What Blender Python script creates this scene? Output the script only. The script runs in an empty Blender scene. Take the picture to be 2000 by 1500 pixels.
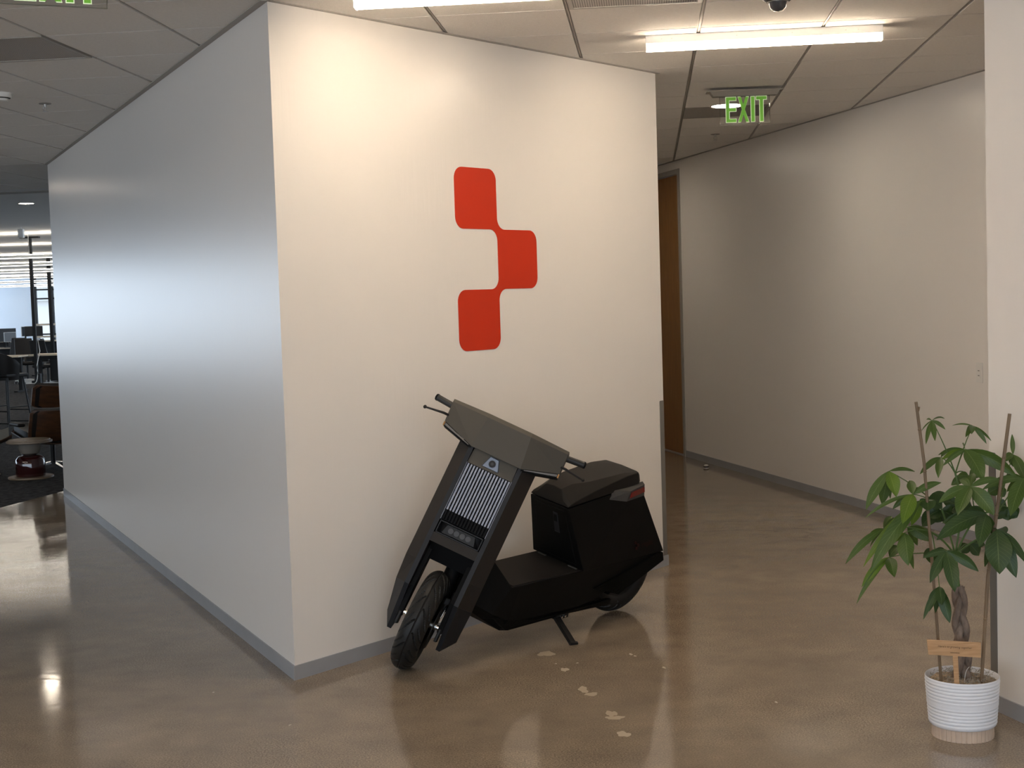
import bpy, bmesh, math, random
from mathutils import Vector, Matrix
from math import sin, cos, pi, radians
S = bpy.context.scene
COL = S.collection
random.seed(7)

# ------------------------------------------------------------------ camera
cam_d = bpy.data.cameras.new('camera'); cam = bpy.data.objects.new('camera', cam_d); COL.objects.link(cam)
_r = Vector((0.9995011993, -0.0019481370, -0.0315207450))
_d = Vector((-0.0315808898, -0.0616564395, -0.9975976799))
_f = Vector((0.0, 0.9980955306, -0.0616872092))
CAMH = 1.6277
cam.matrix_world = Matrix(((_r.x, -_d.x, -_f.x, 0), (_r.y, -_d.y, -_f.y, 0), (_r.z, -_d.z, -_f.z, CAMH), (0, 0, 0, 1)))
cam_d.sensor_width = 36; cam_d.lens = 2773 / 2000 * 36; cam_d.clip_end = 300
S.camera = cam
# ------------------------------------------------------------------ world, exposure
W = bpy.data.worlds.new('world'); S.world = W; W.use_nodes = True
bg = W.node_tree.nodes['Background']; bg.inputs[0].default_value = (.70, .84, 1.0, 1); bg.inputs[1].default_value = 1.25
S.view_settings.view_transform = 'Standard'; S.view_settings.look = 'None'; S.view_settings.gamma = 1
S.view_settings.use_curve_mapping = False; S.view_settings.exposure = 1.52
S.cycles.max_bounces = 5; S.cycles.diffuse_bounces = 3; S.cycles.glossy_bounces = 2; S.cycles.transmission_bounces = 3; S.cycles.transparent_max_bounces = 6
S.cycles.use_light_tree = False; S.cycles.caustics_reflective = False; S.cycles.caustics_refractive = False
LAMP = 17.0        # strength of the linear lamps' diffusers
H = 2.9
# ------------------------------------------------------------------ materials
MATS = {}
def mat(name, col, rough=.5, metal=0., spec=.5, emit=None, es=0., coat=0., noise=0., nscale=20., bump=0., bscale=60., stretch=None):
    m = bpy.data.materials.new(name); m.use_nodes = True; nt = m.node_tree; N = nt.nodes; L = nt.links
    b = N['Principled BSDF']; b.inputs['Base Color'].default_value = (*col, 1); b.inputs['Roughness'].default_value = rough
    b.inputs['Metallic'].default_value = metal; b.inputs['Specular IOR Level'].default_value = spec
    b.inputs['Coat Weight'].default_value = coat
    if emit: b.inputs['Emission Color'].default_value = (*emit, 1); b.inputs['Emission Strength'].default_value = es
    tc = N.new('ShaderNodeTexCoord')
    if noise or bump:
        mp = N.new('ShaderNodeMapping'); L.new(tc.outputs['Object'], mp.inputs[0])
        if stretch: mp.inputs['Scale'].default_value = stretch
    if noise:
        nz = N.new('ShaderNodeTexNoise'); nz.inputs['Scale'].default_value = nscale; nz.inputs['Detail'].default_value = 2
        L.new(mp.outputs[0], nz.inputs[0])
        r = N.new('ShaderNodeValToRGB'); r.color_ramp.elements[0].position = .3; r.color_ramp.elements[1].position = .7
        r.color_ramp.elements[0].color = (*[c * (1 - noise) for c in col], 1); r.color_ramp.elements[1].color = (*[min(1, c * (1 + noise)) for c in col], 1)
        L.new(nz.outputs[0], r.inputs[0]); L.new(r.outputs[0], b.inputs['Base Color'])
    if bump:
        n2 = N.new('ShaderNodeTexNoise'); n2.inputs['Scale'].default_value = bscale; n2.inputs['Detail'].default_value = 1
        L.new(mp.outputs[0], n2.inputs[0])
        bp = N.new('ShaderNodeBump'); bp.inputs['Strength'].default_value = bump; bp.inputs['Distance'].default_value = .01
        L.new(n2.outputs[0], bp.inputs['Height']); L.new(bp.outputs[0], b.inputs['Normal'])
    if name in ('exit_green', 'exit_line'): m.cycles.emission_sampling = 'NONE'
    MATS[name] = m
    return m
mat('paint', (.84, .80, .755), .29, spec=.45, bump=.06, bscale=9, stretch=(6, 6, .55))
mat('base', (.33, .335, .35), .38, noise=.06, nscale=4)
mat('guard', (.17, .158, .142), .34, spec=.5)
mat('tile', (.80, .765, .72), .9, spec=.2, bump=.25, bscale=220, noise=.03, nscale=60)
mat('tbar', (.40, .37, .335), .6)
mat('plenum', (.30, .28, .26), .9)
mat('ceil_far', (.78, .76, .73), .9)
mat('gap_shade', (.06, .055, .05), .9)
mat('white_metal', (.78, .77, .75), .4)
mat('lamp', (1, 1, 1), .4, emit=(1.0, .82, .62), es=LAMP)
mat('down', (1, 1, 1), .4, emit=(1.0, .86, .68), es=22)
mat('pend', (1, 1, 1), .4, emit=(1.0, .93, .83), es=1.5)
mat('pend_up', (1, 1, 1), .4, emit=(1.0, .90, .76), es=15)
mat('pend_fill', (1, 1, 1), .4, emit=(1.0, .90, .78), es=9)  # glow of the pendants added out of frame
mat('red', (.60, .034, .008), .5, spec=.25)
mat('frame', (.36, .335, .30), .4)
mat('steel', (.62, .61, .59), .28, metal=1.)
mat('darkslot', (.02, .02, .02), .8)
mat('plastic_white', (.80, .78, .74), .4)
mat('black_plastic', (.010, .010, .011), .45, spec=.35)
mat('glass_dome', (.05, .05, .055), .05, spec=.8)
mat('exit_green', (.16, .50, .03), .5, emit=(.22, .62, .04), es=.035)
mat('exit_line', (.75, .85, .6), .5, emit=(.7, .85, .5), es=.16)
mat('canopy', (.24, .215, .185), .5)
# scooter
mat('sc_body', (.0026, .0025, .0024), .58, spec=.15, bump=.05, bscale=700)
mat('sc_front', (.029, .025, .0225), .62, spec=.16, bump=.05, bscale=700)
mat('sc_frame', (.016, .017, .020), .55, spec=.25)
mat('sc_head', (.085, .075, .060), .62, spec=.3, bump=.05, bscale=700)
mat('sc_fin', (.30, .32, .40), .42, spec=.45)
mat('sc_dark', (.004, .004, .0045), .65, spec=.15)
mat('sc_deck', (.011, .0095, .0085), .65, spec=.22, bump=.05, bscale=900)
mat('sc_seat', (.0105, .009, .0075), .6, spec=.24, bump=.10, bscale=500)
mat('rubber', (.010, .0098, .0096), .5, spec=.35)
mat('grip', (.016, .016, .016), .5)
mat('tail_grey', (.060, .057, .053), .6, spec=.25)
mat('tail_red', (.16, .006, .005), .15, spec=.6)
mat('sc_glass', (.008, .008, .009), .35, spec=.25)
mat('led', (.035, .035, .04), .3, spec=.4)
mat('amber', (.42, .20, .05), .3)
mat('strip', (.20, .19, .18), .25)
mat('badge', (.17, .20, .26), .35, metal=.5)
mat('sc_mark', (.020, .004, .0035), .6, spec=.15)
mat('chrome', (.75, .75, .76), .15, metal=1.)
mat('black_metal', (.009, .0085, .0085), .5, spec=.3)
# plant
mat('pot_white', (.80, .80, .83), .42, spec=.45)
mat('pot_base', (.56, .43, .33), .7, noise=.06, nscale=30)
mat('soil', (.30, .23, .16), .95, noise=.55, nscale=55, bump=.9, bscale=60)
mat('trunk', (.20, .145, .11), .85, noise=.35, nscale=18, bump=.5, bscale=40, stretch=(3, 3, 1))
mat('stem', (.07, .13, .025), .5)
mat('bamboo', (.165, .108, .060), .5, noise=.22, nscale=30, stretch=(1, 1, .2))
mat('thread', (.6, .58, .54), .6)
mat('ink', (.09, .045, .02), .8)
# office
mat('carpet', (.050, .047, .046), .98, spec=.1, noise=.55, nscale=16, bump=.6, bscale=55)
mat('office_wall', (.68, .77, .88), .8)
mat('walnut', (.065, .026, .010), .4, noise=.3, nscale=6, stretch=(1, 5, 5))
mat('leather', (.010, .008, .007), .5, spec=.3)
mat('tabletop', (.26, .20, .145), .45, noise=.08, nscale=8)
mat('bowl', (.22, .195, .165), .25)
mat('dome_red', (.035, .006, .006), .08, spec=.7, coat=.6)
mat('disc', (.20, .14, .085), .5)
mat('desk_top', (.62, .52, .40), .5)
mat('screen', (.010, .010, .012), .25)
mat('screen_back', (.55, .57, .58), .4)
mat('pad', (.30, .28, .24), .7)
mat('building', (.50, .46, .42), .9)
mat('foliage', (.12, .20, .08), .9, noise=.4, nscale=2)

def wood(name, c1, c2, sc, axis=2, rough=.45):
    m = mat(name, c1, rough); nt = m.node_tree; N = nt.nodes; L = nt.links
    tc = N['Texture Coordinate'] if 'Texture Coordinate' in N else N.new('ShaderNodeTexCoord')
    mp = N.new('ShaderNodeMapping'); s = [sc * 12] * 3; s[axis] = sc * .7; mp.inputs['Scale'].default_value = s
    L.new(tc.outputs['Object'], mp.inputs[0])
    nz = N.new('ShaderNodeTexNoise'); nz.inputs['Scale'].default_value = 1; nz.inputs['Detail'].default_value = 6; nz.inputs['Distortion'].default_value = .4
    L.new(mp.outputs[0], nz.inputs[0])
    r = N.new('ShaderNodeValToRGB'); r.color_ramp.elements[0].position = .36; r.color_ramp.elements[1].position = .66
    r.color_ramp.elements[0].color = (*c1, 1); r.color_ramp.elements[1].color = (*c2, 1)
    L.new(nz.outputs[0], r.inputs[0]); L.new(r.outputs[0], N['Principled BSDF'].inputs['Base Color'])
wood('oak', (.27, .125, .037), (.35, .17, .055), 6)
wood('ply', (.42, .235, .105), (.55, .33, .17), 14, axis=0, rough=.6)

# polished concrete floor
m = mat('concrete', (.2, .18, .15), .2); nt = m.node_tree; N = nt.nodes; L = nt.links; b = N['Principled BSDF']
tc = N.new('ShaderNodeTexCoord')
def nzn(scale, det, rough=.55, vec=None):
    n = N.new('ShaderNodeTexNoise'); n.inputs['Scale'].default_value = scale; n.inputs['Detail'].default_value = det; n.inputs['Roughness'].default_value = rough
    L.new(vec or tc.outputs['Object'], n.inputs[0]); return n
def ramp(src, a, b_, c0, c1):
    r = N.new('ShaderNodeValToRGB'); r.color_ramp.elements[0].position = a; r.color_ramp.elements[1].position = b_
    r.color_ramp.elements[0].color = (*c0, 1); r.color_ramp.elements[1].color = (*c1, 1); L.new(src, r.inputs[0]); return r
big = ramp(nzn(.55, 3).outputs[0], .3, .72, (.245, .196, .148), (.325, .266, .203))
mid = ramp(nzn(5, 3).outputs[0], .3, .7, (.86, .86, .87), (1.10, 1.10, 1.09))
fine = ramp(nzn(150, 3, .75).outputs[0], .38, .64, (.55, .54, .52), (1.45, 1.45, 1.43))
where = ramp(nzn(.8, 2).outputs[0], .36, .60, (.35, .35, .35), (1, 1, 1))
mx = N.new('ShaderNodeMixRGB'); mx.blend_type = 'MULTIPLY'; mx.inputs[0].default_value = 1; L.new(big.outputs[0], mx.inputs[1]); L.new(mid.outputs[0], mx.inputs[2])
mx2 = N.new('ShaderNodeMixRGB'); mx2.blend_type = 'MULTIPLY'; L.new(where.outputs[0], mx2.inputs[0]); L.new(mx.outputs[0], mx2.inputs[1]); L.new(fine.outputs[0], mx2.inputs[2])
peb = N.new('ShaderNodeTexVoronoi'); peb.inputs['Scale'].default_value = 9; peb.inputs['Randomness'].default_value = 1; L.new(tc.outputs['Object'], peb.inputs[0])
pr = ramp(peb.outputs['Distance'], .035, .05, (1, 1, 1), (0, 0, 0))
mx3 = N.new('ShaderNodeMixRGB'); L.new(pr.outputs[0], mx3.inputs[0]); L.new(mx2.outputs[0], mx3.inputs[1]); mx3.inputs[2].default_value = (.32, .27, .20, 1)
L.new(mx3.outputs[0], b.inputs['Base Color'])
rr = ramp(nzn(1.3, 2).outputs[0], .3, .7, (.055, .055, .055), (.13, .13, .13)); L.new(rr.outputs[0], b.inputs['Roughness'])
bp = N.new('ShaderNodeBump'); bp.inputs['Strength'].default_value = .035; bp.inputs['Distance'].default_value = .02
L.new(nzn(6, 2).outputs[0], bp.inputs['Height']); L.new(bp.outputs[0], b.inputs['Normal'])
b.inputs['Specular IOR Level'].default_value = .5
mat('patch', (.40, .335, .245), .35)

# perforated metal
m = mat('perf', (.33, .31, .29), .55); nt = m.node_tree; N = nt.nodes; L = nt.links
tc = N.new('ShaderNodeTexCoord'); v = N.new('ShaderNodeTexVoronoi'); v.inputs['Scale'].default_value = 95; v.inputs['Randomness'].default_value = 0
L.new(tc.outputs['Object'], v.inputs[0]); r = N.new('ShaderNodeValToRGB'); r.color_ramp.interpolation = 'CONSTANT'
r.color_ramp.elements[0].color = (.10, .09, .08, 1); r.color_ramp.elements[1].position = .36; r.color_ramp.elements[1].color = (.58, .54, .50, 1)
L.new(v.outputs['Distance'], r.inputs[0]); L.new(r.outputs[0], N['Principled BSDF'].inputs['Base Color'])
# clear acrylic and window glass
def clear(name, tint, gl):
    m = bpy.data.materials.new(name); m.use_nodes = True; nt = m.node_tree; N = nt.nodes; L = nt.links
    N.remove(N['Principled BSDF']); t = N.new('ShaderNodeBsdfTransparent'); t.inputs[0].default_value = (*tint, 1)
    g = N.new('ShaderNodeBsdfGlossy'); g.inputs['Roughness'].default_value = .03; g.inputs[0].default_value = (.9, .9, .9, 1)
    x = N.new('ShaderNodeMixShader'); x.inputs[0].default_value = gl
    L.new(t.outputs[0], x.inputs[1]); L.new(g.outputs[0], x.inputs[2]); L.new(x.outputs[0], N['Material Output'].inputs[0]); MATS[name] = m
clear('acrylic', (.90, .91, .90), .025); clear('acrylic_edge', (.62, .64, .58), .25); clear('glass', (.92, .95, .97), .06)
# leaves: veins from the UV map of each leaf
def leafmat(name, c1, c2, vein, rough):
    m = mat(name, c1, rough, spec=.45); nt = m.node_tree; N = nt.nodes; L = nt.links; b = N['Principled BSDF']
    uv = N.new('ShaderNodeUVMap'); sp = N.new('ShaderNodeSeparateXYZ'); L.new(uv.outputs[0], sp.inputs[0])
    nz = N.new('ShaderNodeTexNoise'); nz.inputs['Scale'].default_value = 26; tc = N.new('ShaderNodeTexCoord'); L.new(tc.outputs['Object'], nz.inputs[0])
    base = N.new('ShaderNodeMixRGB'); base.inputs[1].default_value = (*c1, 1); base.inputs[2].default_value = (*c2, 1); L.new(nz.outputs[0], base.inputs[0])
    def math_(op, a, bb=None):
        n = N.new('ShaderNodeMath'); n.operation = op
        for i, q in enumerate((a, bb)):
            if q is None: continue
            if isinstance(q, (int, float)): n.inputs[i].default_value = q
            else: L.new(q, n.inputs[i])
        return n.outputs[0]
    t = math_('ABSOLUTE', math_('SUBTRACT', sp.outputs[1], .5))            # 0 at midrib
    rib = math_('LESS_THAN', t, .018)
    sv = math_('LESS_THAN', math_('FRACT', math_('SUBTRACT', math_('MULTIPLY', sp.outputs[0], 11.), math_('MULTIPLY', t, 5.))), .13)
    allv = math_('MAXIMUM', math_('MULTIPLY', rib, .8), math_('MULTIPLY', sv, .32))
    mx = N.new('ShaderNodeMixRGB'); L.new(allv, mx.inputs[0]); L.new(base.outputs[0], mx.inputs[1]); mx.inputs[2].default_value = (*vein, 1)
    L.new(mx.outputs[0], b.inputs['Base Color'])
    tr = N.new('ShaderNodeBsdfTranslucent'); L.new(mx.outputs[0], tr.inputs[0])
    ms = N.new('ShaderNodeMixShader'); ms.inputs[0].default_value = .22; L.new(b.outputs[0], ms.inputs[1]); L.new(tr.outputs[0], ms.inputs[2])
    L.new(ms.outputs[0], N['Material Output'].inputs[0])
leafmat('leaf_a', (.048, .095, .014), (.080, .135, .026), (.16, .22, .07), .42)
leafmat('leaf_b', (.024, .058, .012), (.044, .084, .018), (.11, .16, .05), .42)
leafmat('leaf_c', (.085, .16, .010), (.13, .21, .02), (.20, .28, .06), .45)

# ------------------------------------------------------------------ mesh helpers
class MB:
    def __init__(s, T=None): s.v = []; s.f = []; s.m = []; s.mi = 0; s.T = T
    def add(s, vs, fs, T=None):
        n = len(s.v); T = T or s.T
        for p in vs:
            p = Vector(p); s.v.append(tuple(T @ p) if T else tuple(p))
        for f in fs: s.f.append(tuple(i + n for i in f)); s.m.append(s.mi)
        return s
    def box(s, x0, x1, y0, y1, z0, z1, T=None):
        return s.add([(x0, y0, z0), (x1, y0, z0), (x1, y1, z0), (x0, y1, z0), (x0, y0, z1), (x1, y0, z1), (x1, y1, z1), (x0, y1, z1)],
                     [(0, 3, 2, 1), (4, 5, 6, 7), (0, 1, 5, 4), (1, 2, 6, 5), (2, 3, 7, 6), (3, 0, 4, 7)], T)
    def hexa(s, a, b, T=None):      # two matching loops bridged into a closed solid
        n = len(a); fs = [tuple(reversed(range(n))), tuple(range(n, 2 * n))]
        for i in range(n): j = (i + 1) % n; fs.append((i, j, n + j, n + i))
        return s.add(list(a) + list(b), fs, T)
    def prism(s, poly, z0, z1, T=None):
        return s.hexa([(x, y, z0) for x, y in poly], [(x, y, z1) for x, y in poly], T)
    def loft(s, loops, T=None, caps=True, close=True):
        n = len(loops[0]); vs = [p for l in loops for p in l]; fs = []
        for k in range(len(loops) - 1):
            for i in range(n if close else n - 1):
                j = (i + 1) % n; fs.append((k * n + i, k * n + j, (k + 1) * n + j, (k + 1) * n + i))
        if caps: fs.append(tuple(reversed(range(n)))); fs.append(tuple((len(loops) - 1) * n + i for i in range(n)))
        return s.add(vs, fs, T)
    def tube(s, pts, r, n=10, T=None):
        pts = [Vector(p) for p in pts]; loops = []; rs = r if isinstance(r, (list, tuple)) else [r] * len(pts)
        up = None
        for i, p in enumerate(pts):
            d = (pts[min(i + 1, len(pts) - 1)] - pts[max(i - 1, 0)]).normalized()
            if up is None: up = Vector((0, 0, 1)) if abs(d.z) < .9 else Vector((1, 0, 0))
            a = d.cross(up).normalized(); bq = d.cross(a); up = -bq if False else up
            loops.append([p + (a * cos(2 * pi * k / n) + bq * sin(2 * pi * k / n)) * rs[i] for k in range(n)])
        return s.loft(loops, T)
    def lathe(s, prof, n=32, T=None, cap=True):
        loops = [[(r * cos(2 * pi * k / n), r * sin(2 * pi * k / n), z) for k in range(n)] for r, z in prof]
        return s.loft(loops, T, caps=cap)
    def obj(s, name, m, parent=None, smooth=False, bevel=0, loc=None, seg=2, angle=35):
        me = bpy.data.meshes.new(name); me.from_pydata([tuple(v) for v in s.v], [], s.f)
        ms = m if isinstance(m, (list, tuple)) else [m]
        for k in ms: me.materials.append(MATS[k])
        if len(ms) > 1: me.polygons.foreach_set('material_index', s.m)
        bm = bmesh.new(); bm.from_mesh(me); bmesh.ops.recalc_face_normals(bm, faces=bm.faces); bm.to_mesh(me); bm.free()
        o = bpy.data.objects.new(name, me); COL.objects.link(o)
        if smooth:
            me.polygons.foreach_set('use_smooth', [True] * len(me.polygons)); me.set_sharp_from_angle(angle=radians(angle))
        if bevel:
            bv = o.modifiers.new('bevel', 'BEVEL'); bv.width = bevel; bv.segments = seg; bv.limit_method = 'ANGLE'; bv.angle_limit = radians(25)
        if loc is not None: o.location = loc
        if parent: o.parent = parent
        return o
def empty(name, loc=(0, 0, 0), M=None):
    o = bpy.data.objects.new(name, None); COL.objects.link(o); o.empty_display_size = .1
    if M is not None: o.matrix_world = M
    else: o.location = loc
    return o
def tag(o, label, cat, group=None):
    o['label'] = label; o['category'] = cat
    if group: o['group'] = group
    return o
def struct(o, label=None):
    o['kind'] = 'structure'
    if label: o['label'] = label
    return o
def copytree(o, parent=None):
    c = o.copy(); COL.objects.link(c)
    if parent: c.parent = parent
    for ch in [x for x in bpy.data.objects if x.parent == o and x != c]: copytree(ch, c)
    return c
def rotz(a, loc=(0, 0, 0)): return Matrix.Translation(loc) @ Matrix.Rotation(a, 4, 'Z')
def dirv(deg): a = radians(deg); return Vector((sin(a), cos(a), 0))     # heading, 0 = +Y, clockwise
# ------------------------------------------------------------------ setting: plan of the walls
aF, aL, aR, aP, aG = 38.882, -25.127, -13.202, -15.3, 5.585
G = Vector((-.9776, 6.0577, 0)); uF = dirv(aF); uL = dirv(aL); uR = dirv(aR)
nF = Vector((uF.y, -uF.x, 0)); nL = Vector((-uL.y, uL.x, 0))           # outward faces
E_ = G + uF * 2.978; Lend = G + uL * 7.08
mit = (uF + uL).normalized(); hs = sin(radians((aF - aL) / 2))
xy = lambda *ps: [(p.x, p.y) for p in ps]
def wallpiece(name, poly, z0, z1, m, lab=None): return struct(MB().prism(xy(*poly), z0, z1).obj(name, m), lab)
floor = MB().add([(-8.49, -6, 0), (9, -6, 0), (9, 22, 0), (-1.9, 22, 0)], [(0, 1, 2, 3)]).obj('floor', 'concrete'); struct(floor)
carpet = MB().add([(-24, -6, 0), (-8.49, -6, 0), (-1.9, 22, 0), (7.5, 62, 0), (-20.6, 62, 0), (-20.6, 45, 0), (-24, 32, 0)], [(0, 1, 2, 3, 4, 5, 6)]).obj('floor_carpet', 'carpet'); struct(carpet)
wall_front = wallpiece('wall_front', (G, E_, E_ - nF * .12, G + mit * (.12 / hs)), 0, H, 'paint', 'white painted wall with the red logo behind the scooter')
wall_left = wallpiece('wall_left', (G, G + mit * (.12 / hs), Lend - nL * .12, Lend), 0, H, 'paint', 'long white wall running back to the carpeted office')
nC = Vector((-uR.y, uR.x, 0))
wallpiece('wall_corridor', (E_ - nF * .12, E_, E_ + uR * 10, E_ + uR * 10 + nC * .12), 0, H, 'paint')
wallpiece('wall_return', (Lend, Lend - nL * .12, Lend - nL * .12 + Vector((3.4, 1.2, 0)), Lend + Vector((3.4, 1.32, 0))), 0, H, 'paint')
# baseboards
BH, BT = .0625, .007
wallpiece('baseboard_front', (G - mit * (BT / hs), E_ + nF * BT + uF * BT, E_ + uF * BT, G), 0, BH, 'base')
wallpiece('baseboard_left', (G - mit * (BT / hs), G, Lend, Lend + nL * BT), 0, BH, 'base')
# right wall with the door opening, in its own frame: x away along the wall, y into the wall
R0 = Vector((1.692, 13.896, 0)); nR = Vector((uR.y, -uR.x, 0))
TR = Matrix(((uR.x, nR.x, 0, R0.x), (uR.y, nR.y, 0, R0.y), (0, 0, 1, 0), (0, 0, 0, 1)))
DW = .915; DH = 2.765
wr = MB(TR); wr.box(-8.32, 0, 0, .12, 0, H); wr.box(DW + .1, 4, 0, .12, 0, H); wr.box(0, DW + .1, 0, .12, DH + .05, H)
wall_right = struct(wr.obj('wall_right', 'paint'), 'white corridor wall with a tall wooden door')
struct(MB(TR).box(-8.32, -.002, -BT, 0, 0, BH).obj('baseboard_right', 'base'))
door = struct(MB(TR).box(.05, DW + .05, .03, .072, .008, DH).obj('door_1', 'oak'), 'tall oak veneer door at the end of the corridor')
fr = MB(TR); fr.box(0, .048, -.012, .118, 0, DH + .05); fr.box(DW + .052, DW + .1, -.012, .118, 0, DH + .05); fr.box(.048, DW + .052, -.012, .118, DH + .004, DH + .05)
fr.obj('door_frame', 'frame', door)
MB(TR).box(.048, DW + .052, .0, .11, 0, .006).obj('threshold', 'steel', door)
for z in (.292, 1.06, 1.82, 2.59):
    h = MB(TR); h.box(.03, .075, .022, .03, z - .057, z + .057); h.tube([(.049, .013, z - .06), (.049, .013, z + .06)], .009, 8); h.obj('hinge', 'steel', door, smooth=True)
# near wall / pillar at the right
P = Vector((1.793, 5.334, 0)); uP = dirv(aP + 180); nP = Vector((-uP.y, uP.x, 0)); nP = -Vector((cos(radians(-aP)), sin(radians(-aP)), 0))
bk = Vector((.9645, .264, 0))
wallpiece('wall_near_right', (P, P + uP * 14.8, P + uP * 14.8 + bk * 1.7, P + bk * 1.87), 0, H, 'paint', 'white wall end at the right edge behind the plant')
wallpiece('baseboard_near_right', (P + nP * BT, P + nP * BT + uP * 14.8, P + uP * 14.8, P), 0, BH, 'base')
# corner guards
def guard(name, C, along, out, other, lab):
    mb = MB(); T = Matrix(((along.x, out.x, 0, C.x), (along.y, out.y, 0, C.y), (0, 0, 1, 0), (0, 0, 0, 1)))
    pr = []
    for k in range(7):
        a = pi / 2 * k / 6; pr.append((.042 - .008 + .008 * sin(a), .985 - .008 + .008 * cos(a)))
    poly = [(0, .985)] + [(x, z) for x, z in pr] + [(.042, BH + .001), (0, BH + .001)]
    mb.hexa([(x, .0, z) for x, z in poly], [(x, .0025, z) for x, z in poly], T)
    q = C + other * .042
    mb.prism(xy(C, q, q - along * .0025, C - along * .0025), BH + .001, .985)
    o = mb.obj(name, 'guard'); tag(o, lab, 'corner guard', 'wall corner guards'); return o
guard('corner_guard', E_, -uF, nF, uR, 'grey corner guard on the wall edge behind the scooter')
guard('corner_guard', P, uP, nP, bk, 'grey corner guard on the wall edge behind the potted plant')
# ceiling
ceil = struct(MB().add([(-24, -6, H + .018), (9, -6, H + .018), (9, 62, H + .018), (-20.6, 62, H + .018), (-20.6, 45, H + .018), (-24, 32, H + .018)], [(5, 4, 3, 2, 1, 0)]).obj('ceiling', 'tile'))
ca, sa = cos(radians(aG)), sin(radians(aG))
def AB(a, b): return Vector((a * ca + b * sa, -a * sa + b * ca, 0))
TS = .608; A0 = .279; B0 = 5.83 - 6 * TS
core = [G, E_, E_ + uR * 5, Lend]
def inside(p, poly):
    r = False; n = len(poly)
    for i in range(n):
        a, b_ = poly[i], poly[(i + 1) % n]
        if (a.y > p.y) != (b_.y > p.y) and p.x < (b_.x - a.x) * (p.y - a.y) / (b_.y - a.y) + a.x: r = not r
    return r
def pix(p):
    q = Vector(p) - Vector((0, 0, CAMH)); z = q.dot(_f)
    return (1000 + 2773 * q.dot(_r) / z, 750 + 2773 * q.dot(_d) / z) if z > .5 else None
bk0 = MB().box(-15 * TS, 9 * TS, 0, 18 * TS, .0150, .0165).obj('gap_shade_sheet', 'gap_shade', ceil); q = AB(A0, B0 + 2 * TS); bk0.matrix_world = rotz(-radians(aG), (q.x, q.y, H))  # dark sheet added above the tiles so the joint gaps read as shaded
tm = MB(); tm.box(.010, TS - .010, .006, TS - .006, 0, .014, ); tile0 = None
tile_me = None
vents = {(-6, 7): 'r', (-1, 6): 'v', (0, 13): 's'}
used_T = set(); NT = 0
for i in range(-14, 8):
    for j in range(2, 20):
        c = [AB(A0 + (i + dx) * TS, B0 + (j + dy) * TS) for dx, dy in ((0, 0), (1, 0), (1, 1), (0, 1))]
        px = [pix((q.x, q.y, H)) for q in c]
        if any(q is None for q in px): continue
        if max(q[0] for q in px) < -260 or min(q[0] for q in px) > 2200 or max(q[1] for q in px) < -160: continue
        if all(inside(q, core) for q in c): continue
        used_T.add(i); used_T.add(i + 1)
        if (i, j) in vents: continue
        if tile_me is None:
            o = tm.obj('ceiling_tile', 'tile', ceil); tile_me = o.data
        else:
            o = bpy.data.objects.new('ceiling_tile', tile_me); COL.objects.link(o); o.parent = ceil
        o.matrix_world = rotz(-radians(aG), (c[0].x, c[0].y, H)); NT += 1
print('tiles', NT)
for i in sorted(used_T):
    a = A0 + i * TS
    o = MB().box(-.0095, .0095, 0, 18 * TS, .010, .016).obj('grid_bar', 'tbar', ceil); q = AB(a, B0 + 2 * TS)
    o.matrix_world = rotz(-radians(aG), (q.x, q.y, H))
    o = MB().box(-.0035, .0035, 0, 18 * TS, .004, .010).obj('grid_bar', 'tbar', ceil); o.matrix_world = rotz(-radians(aG), (q.x, q.y, H))
# office ceiling beyond the tiles
BE = B0 + 20 * TS
oc = [AB(-24.5, BE), AB(-2.2, BE), AB(6, 62), Vector((-20.6, 62, 0)), Vector((-20.6, 45, 0)), Vector((-24, 32, 0))]
struct(MB().add([(q.x, q.y, H) for q in oc], [(0, 1, 2, 3, 4, 5)]).obj('ceiling_office', 'ceil_far'))
wallpiece('wall_corridor_end', (E_ + uR * 10, R0 + uR * 4.1, R0 + uR * 4.1 + Vector((0, .1, 0)), E_ + uR * 10 + Vector((0, .1, 0))), 0, H, 'paint')
# wall angles under the ceiling
k_ = [0]
def angle_trim(a, b_, out, w=.022, t=.004):
    k_[0] += 1; wallpiece('trim_%d' % k_[0], (a, b_, b_ + out * w, a + out * w), H - t, H, 'tbar')
angle_trim(G - uF * .01, E_ + uF * .02, nF); angle_trim(G - uL * .01, Lend, nL, .034); angle_trim(R0 - uR * 8.3, R0 + uR * 4, -nR)
# far office walls and window
FW = 52
wallpiece('wall_light_block', (Vector((-24, -6, 0)), Vector((-24, 21, 0)), Vector((-24.2, 21, 0)), Vector((-24.2, -6, 0))), 0, H, 'paint')  # unseen wall added to keep side daylight off the long left wall
xw = (-17.3808, 52.0000, 1.7778)[0]
wallpiece('wall_far', (Vector((-20.6, FW, 0)), Vector((xw, FW, 0)), Vector((xw, FW + .3, 0)), Vector((-20.6, FW + .3, 0))), 0, H, 'office_wall', 'pale blue-lit far wall of the open office')
wn = empty('window_1', (xw, FW, 0)); struct(wn, 'bright floor to ceiling window at the far end of the office')
fr = MB()
for k in range(16): fr.box(.02 + k * .62, .10 + k * .62, 0, .12, 0, H)
for z in (.0, .75, 2.05, 2.38, 2.84): fr.box(.02, 9.4, .02, .10, z, z + .055)
fr.obj('window_frame', 'black_metal', wn)
for k in range(15): MB().box(.10 + k * .62, .64 + k * .62, .055, .061, .05, 2.84).obj('pane', 'glass', wn)
wallpiece('wall_far_end', (Vector((xw + 9.42, FW, 0)), Vector((5, FW, 0)), Vector((5, FW + .3, 0)), Vector((xw + 9.42, FW + .3, 0))), 0, H, 'office_wall')
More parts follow.
